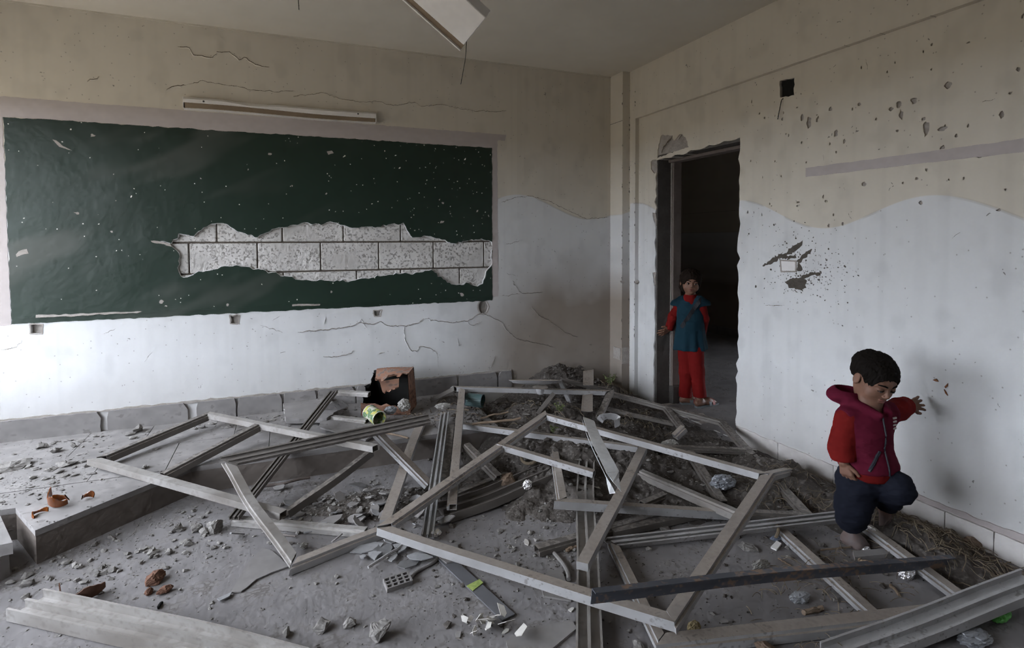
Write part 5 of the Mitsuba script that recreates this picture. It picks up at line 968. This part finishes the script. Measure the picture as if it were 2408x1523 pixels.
class Head:
    def __init__(s, c, F, size): s.c, s.F, s.s = np.array(c, float), F, size
    def w(s, q): return s.c + s.F @ (np.array(q, float) * s.s)
    def loc(s, p): return ((p - s.c.astype(np.float32)) @ s.F.astype(np.float32)) / s.s
    def sdf(s, p, child=1.0):
        q = s.loc(p); d = sd_ell(q, (0, -.07, .12), (.385, .46, .38)); d = smin(d, sd_ell(q, (0, .11, -.13), (.315, .30, .345)), .10)
        d = smin(d, sd_ell(q, (0, .25, -.37), (.13, .12, .10)), .10)
        for x in (-1, 1):
            d = smin(d, sd_ell(q, (x * .165, .235, -.185), (.14, .12, .13)), .07)
            d = smax(d, -sd_ell(q, (x * .155, .440, .005), (.095, .085, .055)), .06)
            d = smin(d, sd_ell(q, (x * .150, .330, -.005), (.080, .075, .062)), .02)       # lids over the eyeball
            d = smin(d, sd_cone(q, (x * .05, .375, .085), (x * .235, .315, .075), .032, .026), .05)
            e = sd_ell(q, (x * .395, -.03, -.04), (.035, .085, .13)); e = smax(e, -sd_ell(q, (x * .43, -.01, -.03), (.025, .045, .075)), .02); d = smin(d, e, .025)
            d = smin(d, sd_ell(q, (x * .045, .435, -.135), (.035, .035, .028)), .025)
        d = smin(d, sd_cone(q, (0, .385, .03), (0, .462, -.105), .030, .046), .035)
        d = smin(d, sd_ell(q, (0, .395, -.232), (.095, .045, .024)), .018); d = smin(d, sd_ell(q, (0, .388, -.285), (.080, .045, .028)), .018)
        d = smax(d, -sd_ell(q, (0, .44, -.258), (.10, .035, .007)), .010)
        return d * s.s
    def brow(s, x): return tube([s.w((x * .055, .405, .085)), s.w((x * .14, .400, .112)), s.w((x * .235, .330, .092))], np.array([.016, .018, .010]) * s.s, 6)
    def eye(s, x, openness):
        e = trimesh.creation.icosphere(3, 1.0); v = e.vertices * [.062, .060, .040 * openness + .004]; e.vertices = s.c + (v + [x * .150, .352, -.012 - .02 * (1 - openness)]) @ s.F.T * s.s; return e
    def iris(s, x, openness, gaze=(0, 0)):
        e = trimesh.creation.icosphere(2, 1.0); v = e.vertices * [.034, .012, .034 * max(openness, .25)]; e.vertices = s.c + (v + [x * .150 + gaze[0], .406, -.012 - .02 * (1 - openness) + gaze[1]]) @ s.F.T * s.s; return e
    def lash(s, x, openness): z = -.012 - .02 * (1 - openness) + .05 * openness; return tube([s.w((x * .085, .395, z - .012)), s.w((x * .15, .422, z + .004)), s.w((x * .222, .372, z - .012))], .0085 * s.s, 5)
    def lips(s):
        a = trimesh.creation.icosphere(3, 1.0); a.vertices = a.vertices * [.092, .048, .021] + [0, .399, -.232]; b = trimesh.creation.icosphere(3, 1.0); b.vertices = b.vertices * [.076, .048, .025] + [0, .392, -.284]
        m_ = cat_(a, b); m_.vertices = s.c + m_.vertices @ s.F.T * s.s; return m_
def unit(v): v = np.array(v, float); return v / np.linalg.norm(v)
def hand_sdf(wrist, d, side, nrm, size, curl, spread=.16, thumb=1.0):
    """Palm, four unequal bent fingers and a thumb from its side. d: wrist to fingers, side: towards the thumb, nrm: out of the back of the hand."""
    w, d, side, nrm = np.array(wrist, float), unit(d), unit(side), unit(nrm); s = size; prims = []
    for u in (-.20, -.06, .08, .20): prims.append((w + d * .10 * s + side * u * .55 * s, w + d * .46 * s + side * u * s, .105 * s, .095 * s, .05 * s))
    for u, ln, a in ((.21, .42, 1), (.07, .48, .35), (-.07, .44, -.3), (-.20, .34, -1)):
        p = w + d * .46 * s + side * u * s; dr_ = unit(d + side * spread * a); ang = 0.0; rr = .072 * s
        for k, f in enumerate((.44, .32, .24)):
            ang += curl * (.55, .9, .7)[k]; q = p + (dr_ * math.cos(ang) - nrm * math.sin(ang)) * ln * f * s; prims.append((p, q, rr, rr * .9, .018 * s)); p, rr = q, rr * .9
    p = w + d * .14 * s + side * .20 * s - nrm * .03 * s; td = unit(d * .75 + side * thumb * .75 - nrm * .25); q = p + td * .26 * s; prims.append((p, q, .095 * s, .08 * s, .04 * s)); t2 = unit(d * 1.0 + side * thumb * .35 - nrm * .3); prims.append((q, q + t2 * .20 * s, .08 * s, .065 * s, .018 * s))
    return prims
def fold(p, prims, d0, k0=None):
    for a, b, ra, rb, k in prims: d0 = smin(d0, sd_cone(p, a, b, ra, rb), k if k0 is None else k0)
    return d0
def foot_prims(heel, toe, up, s, toes=True):
    h_, t_ = np.array(heel, float), np.array(toe, float); d = unit(t_ - h_); lft = unit(np.cross(up, d)); L = np.linalg.norm(t_ - h_); pr = [(h_ + [0, 0, .020 * s], h_ + d * L * .55 + [0, 0, .024 * s], .024 * s, .026 * s, .02 * s), (h_ + d * L * .5 + [0, 0, .02 * s] + lft * .012 * s, h_ + d * L * .8 + lft * .016 * s + [0, 0, .016 * s], .022 * s, .018 * s, .02 * s), (h_ + d * L * .5 + [0, 0, .02 * s] - lft * .012 * s, h_ + d * L * .76 - lft * .016 * s + [0, 0, .014 * s], .022 * s, .016 * s, .02 * s)]
    if toes:
        for i, u in enumerate((.027, .013, .001, -.011, -.022)): pr.append((h_ + d * L * (.80 - .02 * i) + lft * u * s + [0, 0, .012 * s], h_ + d * L * (1.0 - .03 * i) + lft * u * s * 1.08 + [0, 0, .009 * s], .010 * s - .0008 * i * s, .0095 * s - .0008 * i * s, .004 * s))
    return pr
scene['m_skin'] = principled(proc(plain_noise((.130, .066, .042), (.180, .092, .059), 14, 60)), .55, spec=.35)
scene['m_skin_dusty'] = principled(proc(plain_noise((.10, .065, .050), (.19, .125, .095), 30, 110)), .75, spec=.2)
scene['m_hair'] = principled((.006, .0046, .0036), .8, spec=.08)
scene['m_hair_girl'] = principled((.011, .007, .005), .8, spec=.08)
scene['m_eye'] = principled((.20, .18, .165), .3); scene['m_iris'] = principled((.012, .008, .006), .2); scene['m_lip'] = principled((.16, .055, .045), .5)
def cloth(a, b, s=60): return principled(proc(plain_noise(a, b, 9, s)), .9, spec=.12)
scene['m_vest'] = cloth((.058, .0045, .013), (.088, .007, .020)); scene['m_sweater'] = cloth((.088, .005, .0045), (.125, .0075, .006)); scene['m_navy'] = cloth((.006, .007, .0115), (.010, .0115, .018)); scene['m_tunic'] = cloth((.006, .020, .029), (.009, .029, .041)); scene['m_zip'] = principled((.010, .012, .018), .6)
scene['m_red'] = cloth((.095, .0045, .004), (.13, .0065, .0055)); scene['m_strap'] = principled((.010, .010, .012), .8); scene['m_sandal'] = principled((.13, .145, .15), .6); scene['m_sandal_pink'] = principled((.34, .10, .085), .5)
def wr(p, f, a, seed=0): return (meshkit.fbm(p * f + seed).astype(np.float32) - .5) * a

scene['m_skin_v'] = principled({'type': 'mesh_attribute', 'name': 'vertex_color'}, .6, spec=.3)
def skin_cols(m_):
    v = m_.vertices; n_ = meshkit.fbm(v * 30)[:, None]; k = np.array((.140, .072, .047)) * (.8 + .45 * n_); dust = np.clip((.16 - v[:, 2:3]) / .05, 0, 1) * (.35 + .5 * meshkit.fbm(v * 60)[:, None])
    return k * (1 - dust) + np.array((.12, .115, .118)) * dust       # grey dust on the bare feet
# ---- the boy
boy = thing('person', 'small boy in a maroon hooded vest and dark trousers, one hand on the right wall', 'person')
bF = np.array((-.10, -.995, 0))
PE, CH, NK = np.array((2.502, 1.779, 0.333)), np.array((2.494, 1.790, 0.557)), np.array((2.498, 1.784, 0.699))
RS, RE, RW = np.array((2.382, 1.807, 0.617)), np.array((2.368, 1.817, 0.485)), np.array((2.351, 1.791, 0.422))
LS, LE, LW, LH = np.array((2.609, 1.765, 0.626)), np.array((2.698, 1.776, 0.633)), np.array((2.800, 1.810, 0.626)), np.array((2.955, 1.801, 0.633))
RHp, RK, RA, RT = np.array((2.440, 1.796, 0.320)), np.array((2.399, 1.776, 0.216)), np.array((2.447, 1.821, 0.084)), np.array((2.464, 1.765, 0.010))
LHp, LK, LA, LT = np.array((2.567, 1.774, 0.312)), np.array((2.528, 1.652, 0.327)), np.array((2.641, 1.789, 0.164)), np.array((2.839, 1.890, 0.020))
bh = Head((2.515, 1.769, 0.803), frame_of((-.20, -.86, -.44), (.05, -.25, 1)), .222)
hand_l = hand_sdf(LW + unit(LH - LW) * .035, (LH - LW), (.0, -.5, -1), (-.55, -.7, .35), .110, .28, .30); hand_r = hand_sdf(RW, (.03, -.35, -1), (.25, -1, .0), (-1, -.2, -.1), .105, .75, .08)
def boy_body(p):
    d = bh.sdf(p); d = smin(d, sd_cone(p, bh.w((0, -.10, -.28)), NK, .050, .055), .02)
    d = smin(d, sd_ell(p, CH, (.105, .080, .15)), .03); d = smin(d, sd_ell(p, PE + [0, 0, .02], (.10, .080, .10)), .04)
    for pr in ((RS, RE, .035, .030, .02), (RE, RW, .029, .021, .01), (LS, LE, .035, .030, .02), (LE, LW, .029, .023, .01), (LW, LW + unit(LH - LW) * .04, .022, .020, .01), (RHp, RK, .055, .042, .03), (RK, RA, .040, .028, .01), (LHp, LK, .055, .042, .03), (LK, LA, .040, .028, .01)): d = smin(d, sd_cone(p, *pr[:4]), pr[4])
    d = fold(p, hand_l, d); d = fold(p, hand_r, d)
    d = fold(p, [(RA, RA + [0, 0, -.05], .027, .025, .02)] + foot_prims(RA * [1, 1, 0] + unit((RT - RA) * [1, 1, 0]) * -.015, RT * [1, 1, 0] + [0, 0, .002], (0, 0, 1), 1.22), d)
    return fold(p, [(LA, LA * [1, 1, 0] + [0, 0, .035], .027, .024, .02)] + foot_prims(LA * [1, 1, 0] + [-.005, .03, .012], LT * [1, 1, 0] + [0, 0, .014], (0, 0, 1), .98), d)
allp = np.array([PE, CH, RS, RE, RW, LS, LH, RT, LT, LK, bh.c]); lo, hi = allp.min(0) - .16, allp.max(0) + .17; lo[2] = -.01; hi[0] = XR - .002
body_m = surface(boy_body, lo, hi, .0030, 3)
obj('body', body_m, 'm_skin_v', boy, smooth=True, color=skin_cols(body_m))
def boy_torso(p, g_):
    d = smin(sd_ell(p, CH + [0, .005, -.012], (.118 + g_, .098 + g_, .155 + g_)), sd_ell(p, PE + [0, 0, .045], (.128 + g_, .112 + g_, .105 + g_)), .06); d = smin(d, sd_cone(p, RS + [.01, 0, .0], LS + [-.01, 0, .0], .048 + g_, .048 + g_), .04)
    return d
def vest(p):
    d = boy_torso(p, .010) + wr(p, 16, .012, 3) + wr(p, 40, .004, 5)
    d = smax(d, -plane(p, PE + [0, 0, .050], (0, .02, 1)), .012)
    d = smax(d, -sd_cone(p, NK + [0, -.03, -.01], NK + [0, -.03, .1], .052, .07), .01)
    hood = sd_ell(p, NK + [-.045, .088, .012], (.088, .072, .044)); hood = smax(hood, -sd_ell(p, NK + [-.035, .072, .040], (.062, .050, .034)), .012); hood = smin(hood, sd_cone(p, NK + [.075, .03, -.005], NK + [.03, -.085, -.045], .019, .014), .03); hood = smin(hood, sd_cone(p, NK + [-.085, .03, -.005], NK + [-.035, -.085, -.045], .019, .014), .03)
    d = smin(d, hood + wr(p, 22, .008, 9), .02)
    for s_ in (RS, LS): d = smax(d, -sd_ell(p, s_ + (s_ - CH) * [.30, .30, 0] + [0, 0, -.035], (.036, .060, .075)), .012)
    return d
obj('vest', surface(vest, CH - [.22, .24, .25], CH + [.22, .24, .24], .0034, 3), 'm_vest', boy, label='maroon sleeveless vest with a hood', smooth=True)
def sweater(p):
    d = boy_torso(p, .002) + wr(p, 18, .006, 4); d = smax(d, -plane(p, PE + [0, 0, .012], (0, 0, 1)), .01); d = smax(d, plane(p, PE + [0, 0, .25], (0, 0, 1)), .01)
    w_ = wr(p, 24, .010, 6)
    a = smin(sd_cone(p, RS + [.01, 0, 0], RE, .056, .055), sd_cone(p, RE, RW + [0, 0, .006], .055, .050), .02) + w_; a = smax(a, plane(p, RW + [0, 0, .012], (0, -.1, -1)), .006); d = smin(d, a, .02)
    b = smin(sd_cone(p, LS, LE, .054, .050), sd_cone(p, LE, LW, .050, .046), .02) + w_; b = smax(b, plane(p, LW + unit(LW - LE) * .004, LW - LE), .006); return smin(d, b, .02)
ap = np.array([RS, RE, RW, LS, LE, LW, PE, CH]); obj('sweater', surface(sweater, ap.min(0) - .13, ap.max(0) + .10, .0036, 3), 'm_sweater', boy, label='red knitted sweater', smooth=True)
def trousers(p):
    d = smin(smax(sd_ell(p, PE + [0, .01, -.005], (.122, .108, .085)), plane(p, PE + [0, 0, .05], (0, 0, 1)), .01), sd_cone(p, RHp, RK, .082, .072), .04); d = smin(d, sd_cone(p, RK, RA + [0, .005, .0], .072, .064), .03)
    d = smin(d, sd_cone(p, LHp, LK, .078, .054), .05); d = smin(d, sd_cone(p, LK, LA + [0, 0, .012], .054, .052), .05)
    d = d + wr(p * np.array([1, 1, 1.7], np.float32), 15, .026, 7) + wr(p, 34, .008, 2)
    d = smax(d, plane(p, RA + [0, 0, .040], RA - RK), .008); d = smax(d, -smax(plane(p, LA + unit(LA - LK) * .01, LA - LK), sd_cone(p, LK, LA + (LA - LK) * .6, .12, .12), .01), .008) if False else d
    return d
ap = np.array([PE, RA, LA, RK, LK]); obj('trousers', surface(trousers, ap.min(0) - .13, ap.max(0) + .13, .0038, 3), 'm_navy', boy, label='dark navy baggy trousers', smooth=True)
def boy_hair(p):
    q = bh.loc(p); d = sd_ell(q, (0, -.075, .135), (.420, .495, .405)); n_ = meshkit.fbm((q * [9, 9, 4]).astype(np.float64) + 3).astype(np.float32); d = d + (n_ - .5) * .07 + (meshkit.noise((q * [38, 38, 9]).astype(np.float64)).astype(np.float32) - .5) * .035
    face = smax(plane(q, (0, .20, .20), (0, -.62, -1)) * -1, -(q[:, 1] - .02), .03)       # keep what lies above the hairline
    jag = (meshkit.noise((q * [30, 30, 3]).astype(np.float64)).astype(np.float32) - .5) * .07
    d = smax(d, -(smin(sd_ell(q, (0, .52, -.10), (.46, .34, .37)), sd_ell(q, (0, .22, -.44), (.60, .56, .44)), .05) + jag), .02)
    d = smax(d, -sd_ell(q, (.40, .0, -.06), (.10, .11, .15)), .02); return smax(d, -sd_ell(q, (-.40, .0, -.06), (.10, .11, .15)), .02) * bh.s
obj('hair', surface(boy_hair, bh.c - .15, bh.c + .17, .0024, 1), 'm_hair', boy, label='short black hair', smooth=True)
for x in (-1, 1):
    obj('eyebrow', bh.brow(x), 'm_hair', boy, smooth=True); e_ = obj('eye', bh.eye(x, .35), 'm_eye', boy, smooth=True); obj('iris', bh.iris(x, .35, (0, -.012)), 'm_iris', e_, smooth=True); obj('eyelashes', bh.lash(x, .30), 'm_hair', boy, smooth=True)
obj('lips', bh.lips(), 'm_lip', boy, smooth=True)
def on_front(fn, c, dr_, n0=.0, n1=.25):
    """First point of fn's surface met from outside along -dr_."""
    t = np.linspace(n1, n0, 200)[:, None]; P = (np.array(c) + unit(dr_) * t).astype(np.float32); d = fn(P); i = np.argmax(d < 0); return P[i].astype(float) if d[i] < 0 else None
zf = unit((-.10, -1, 0)); zl = [q + zf * .002 for q in (on_front(vest, (CH[0] - .004, CH[1], z), zf, 0, .16) for z in np.linspace(PE[2] + .055, CH[2] + .085, 14)) if q is not None]
obj('zip', tube(zl, .0042, 6), 'm_zip', boy, label='dark zip'); 
pk = [on_front(vest, c, unit((-.75, -.66, 0))) + unit((-.75, -.66, 0)) * .001 for c in [PE + [-.015, 0, .075 + .085 * s] + np.array([.030, -.03, 0]) * s for s in np.linspace(0, 1, 8)]]
obj('pocket_trim', tube(pk, .0075, 6), 'm_zip', boy, label='dark slanting pocket trim')
pt_ = on_front(vest, CH + [.055, 0, .05], (.15, -1, 0)); obj('print', cat_(*[bx(pt_[0] - .012, pt_[0] + .012, pt_[1] - .003, pt_[1] + .003, pt_[2] - .03 + k * .016, pt_[2] - .022 + k * .016) for k in range(4)]), 'm_band', boy, label='pale worn print on the chest')

# ---- the girl
girl = thing('person', 'girl in a blue tunic and red trousers standing in the dark doorway', 'person')
gF = frame_of((-.45, -.89, 0)); tg = 5.13
gPE, gCH, gNK = np.array((3.257, 3.977, 0.545)), np.array((3.260, 3.974, 0.811)), np.array((3.253, 3.967, 0.953))
gRS, gRE, gRW = np.array((3.205, 4.044, 0.903)), np.array((3.143, 4.067, 0.769)), np.array((3.108, 4.081, 0.656)); gRH = np.array((3.012, 4.080, 0.625))
gLS, gLE, gLW = np.array((3.299, 3.889, 0.914)), np.array((3.361, 3.916, 0.756)), np.array((3.371, 3.959, 0.607))
gRHp, gRK, gRA, gRT = np.array((3.242, 4.015, 0.487)), np.array((3.227, 3.988, 0.297)), np.array((3.238, 4.005, 0.073)), np.array((3.344, 3.975, 0.012))
gLHp, gLK, gLA, gLT = np.array((3.276, 3.922, 0.501)), np.array((3.269, 3.889, 0.315)), np.array((3.286, 3.874, 0.101)), np.array((3.495, 3.908, 0.012))
gh = Head((3.246, 3.959, 1.077), frame_of((-.52, -.85, -.06), (.10, -.0, 1)), .207)
ghand_r = hand_sdf(gRW, gRH - gRW, (-.1, -.5, 1), (.2, -1, .1), .125, .22, .22); ghand_l = hand_sdf(gLW, (.02, -.1, -1), (-.5, -.8, 0), (.8, -.5, 0), .12, .6)
def girl_body(p):
    d = gh.sdf(p); d = smin(d, sd_cone(p, gh.w((0, -.10, -.28)), gNK, .040, .046), .02); d = smin(d, sd_ell(p, gCH, (.105, .075, .16)), .03); d = smin(d, sd_ell(p, gPE + [0, 0, .06], (.105, .085, .12)), .04)
    for pr in ((gRS, gRE, .034, .028, .02), (gRE, gRW, .027, .019, .01), (gLS, gLE, .034, .028, .02), (gLE, gLW, .027, .019, .01), (gRHp, gRK, .062, .043, .03), (gRK, gRA, .042, .027, .01), (gLHp, gLK, .062, .043, .03), (gLK, gLA, .042, .027, .01)): d = smin(d, sd_cone(p, *pr[:4]), pr[4])
    d = fold(p, ghand_r, d); d = fold(p, ghand_l, d)
    for A_, T_ in ((gRA, gRT), (gLA, gLT)): d = fold(p, [(A_, A_ * [1, 1, 0] + [0, 0, .05], .026, .027, .02)] + foot_prims(A_ * [1, 1, 0] - unit((T_ - A_) * [1, 1, 0]) * .03 + [0, 0, .016], T_ * [1, 1, 0] + [0, 0, .014], (0, 0, 1), 1.15), d)
    return d
ap = np.array([gPE, gRH, gRS, gLS, gLA, gRA, gLT, gRT, gh.c]); lo, hi = ap.min(0) - .15, ap.max(0) + .15; lo[2] = -.01
obj('body', surface(girl_body, lo, hi, .0038, 2), 'm_skin', girl, smooth=True)
def girl_tunic(p):
    q = (p - gCH.astype(np.float32)) @ gF.astype(np.float32); d = sd_ell(q, (0, 0, -.01), (.122, .092, .165)); d = smin(d, sd_cone(p, gRS + [.012, 0, .004], gLS + [-.012, 0, .004], .050, .050), .04)
    h0, h1 = gCH + [0, 0, -.08], gPE + [0, 0, -.055]; t = np.clip((h0[2] - p[:, 2]) / (h0[2] - h1[2]), 0, 1); ax = h0 + (h1 - h0) * t[:, None]; qq = (p - ax.astype(np.float32)) @ gF.astype(np.float32); an = np.arctan2(qq[:, 1], qq[:, 0])
    rad = .112 + .036 * t + .010 * t * np.sin(an * 9 + 1); sk = (np.sqrt(qq[:, 0] ** 2 + (qq[:, 1] * 1.22) ** 2) - rad) * .8; sk = smax(sk, smax(p[:, 2] - h0[2], h1[2] - p[:, 2], .004), .008); d = smin(d, sk, .04)
    for s_, o in ((gRS, (-.030, .006, -.02)), (gLS, (.030, -.006, -.02))): d = smin(d, smax(sd_ell(p, s_ + o, (.058, .056, .045)), -plane(p, s_ + np.array(o) + [0, 0, -.012], (0, 0, 1)), .008), .02)
    d = smax(d, -sd_cone(p, gNK + gF[:, 1] * .055 + [0, 0, -.05], gNK + gF[:, 1] * .02 + [0, 0, .08], .018, .07), .01); return d + wr(p, 17, .008, 3)
obj('tunic', surface(girl_tunic, gCH - [.26, .26, .34], gCH + [.26, .26, .20], .0042, 2), 'm_tunic', girl, label='teal blue tunic with cap sleeves', smooth=True)
def girl_red(p):
    d = sd_ell((p - gCH.astype(np.float32)) @ gF.astype(np.float32), (0, 0, .01), (.112, .084, .15)); d = smin(d, sd_cone(p, gNK + [0, 0, -.03], gNK + [0, 0, .022], .060, .050), .03)
    for a, b, c in ((gRS, gRE, gRW), (gLS, gLE, gLW)): s_ = smin(sd_cone(p, a + [0, 0, -.012], b, .042, .040), sd_cone(p, b, c, .040, .037), .02) + wr(p, 26, .008, 1); d = smin(d, smax(s_, plane(p, c, c - b), .005), .02)
    return smax(d, -plane(p, gCH + [0, 0, -.12], (0, 0, 1)) if False else plane(p, gNK + [0, 0, .02], (0, 0, 1)), .006)
ap = np.array([gRS, gRW, gLW, gNK, gCH]); obj('shirt', surface(girl_red, ap.min(0) - .15, ap.max(0) + .09, .0042, 2), 'm_red', girl, label='red long-sleeved shirt with a high collar', smooth=True)
def girl_trousers(p):
    d = sd_ell(p, gPE + [0, 0, .02], (.110, .095, .09))
    for a, b, c in ((gRHp, gRK, gRA), (gLHp, gLK, gLA)): s_ = smin(sd_cone(p, a, b, .070, .056), sd_cone(p, b, c + [0, 0, -.01], .054, .056), .03) + wr(p, 15, .012, 4); d = smin(d, smax(s_, -(p[:, 2] - (c[2] - .008)), .005), .015)
    return d
ap = np.array([gPE, gRA, gLA, gRK, gLK]); obj('trousers', surface(girl_trousers, ap.min(0) - .12, ap.max(0) + .13, .0042, 2), 'm_red', girl, label='red flared trousers', smooth=True)
def girl_hair(p):
    q = gh.loc(p); n_ = meshkit.fbm((q * [6, 6, 2.2]).astype(np.float64) + 9).astype(np.float32); st = meshkit.noise((q * [24, 24, 3.5]).astype(np.float64)).astype(np.float32)
    d = sd_ell(q, (0, -.085, .15), (.455, .52, .43)); d = smin(d, sd_ell(q, (0, -.20, -.18), (.44, .36, .36)), .12); d = d + (n_ - .5) * .13 + (st - .5) * .06
    d = smax(d, -sd_ell(q, (.0, .56, -.22), (.36, .50, .43)), .03); return smax(d, -(q[:, 2] + .48 + (st - .5) * .1), .03) * gh.s
obj('hair', surface(girl_hair, gh.c - .16, gh.c + .16, .0030, 1), 'm_hair_girl', girl, label='tousled dark chin-length hair', smooth=True)
for x in (-1, 1):
    obj('eyebrow', gh.brow(x), 'm_hair', girl, smooth=True); e_ = obj('eye', gh.eye(x, .85), 'm_eye', girl, smooth=True); obj('iris', gh.iris(x, .9), 'm_iris', e_, smooth=True); obj('eyelashes', gh.lash(x, .9), 'm_hair', girl, smooth=True)
obj('lips', gh.lips(), 'm_lip', girl, smooth=True)
sp = [q + gF[:, 1] * .005 for q in (on_front(girl_tunic, c, gF[:, 1]) for c in [gPE + gF[:, 0] * -.075 + [0, 0, .17] + (gLS + [-.02, 0, .02] - gPE - gF[:, 0] * -.075 - [0, 0, .17]) * s for s in np.linspace(-.10, 1.06, 16)]) if q is not None]
obj('strap', ribbon(sp, .034, .004, (1.45, 1.45)), 'm_strap', girl, label='dark strap across the chest')
for A_, T_ in ((gRA, gRT), (gLA, gLT)):
    h_, t_ = A_ * [1, 1, 0], T_ * [1, 1, 0]; d_ = unit(t_ - h_); l_ = np.array((-d_[1], d_[0], 0)); h_ = h_ - d_ * .045; L = np.linalg.norm(t_ - h_) + .012
    out = [h_ + d_ * L * s + l_ * w_ for s, w_ in ((0, .015), (.05, .030), (.35, .032), (.7, .044), (.92, .036), (1, .0), (.92, -.036), (.7, -.042), (.35, -.030), (.05, -.030), (0, -.015))]
    s_ = obj('sandal', ext(Polygon([(q[0], q[1]) for q in out]).buffer(.003), 'Z', .001, .016), 'm_sandal', girl, label='grey sandal with a pink strap')
    for f_, hh, mt in ((.66, .058, 'm_sandal_pink'), (.50, .070, 'm_sandal')):
        arc = [h_ + d_ * L * f_ + l_ * .044 * math.cos(a) + np.array((0, 0, .012 + hh * .78 * math.sin(a))) for a in np.linspace(0, math.pi, 11)]; obj('strap', ribbon(arc, .030, .004, (0, 0)), mt, s_)
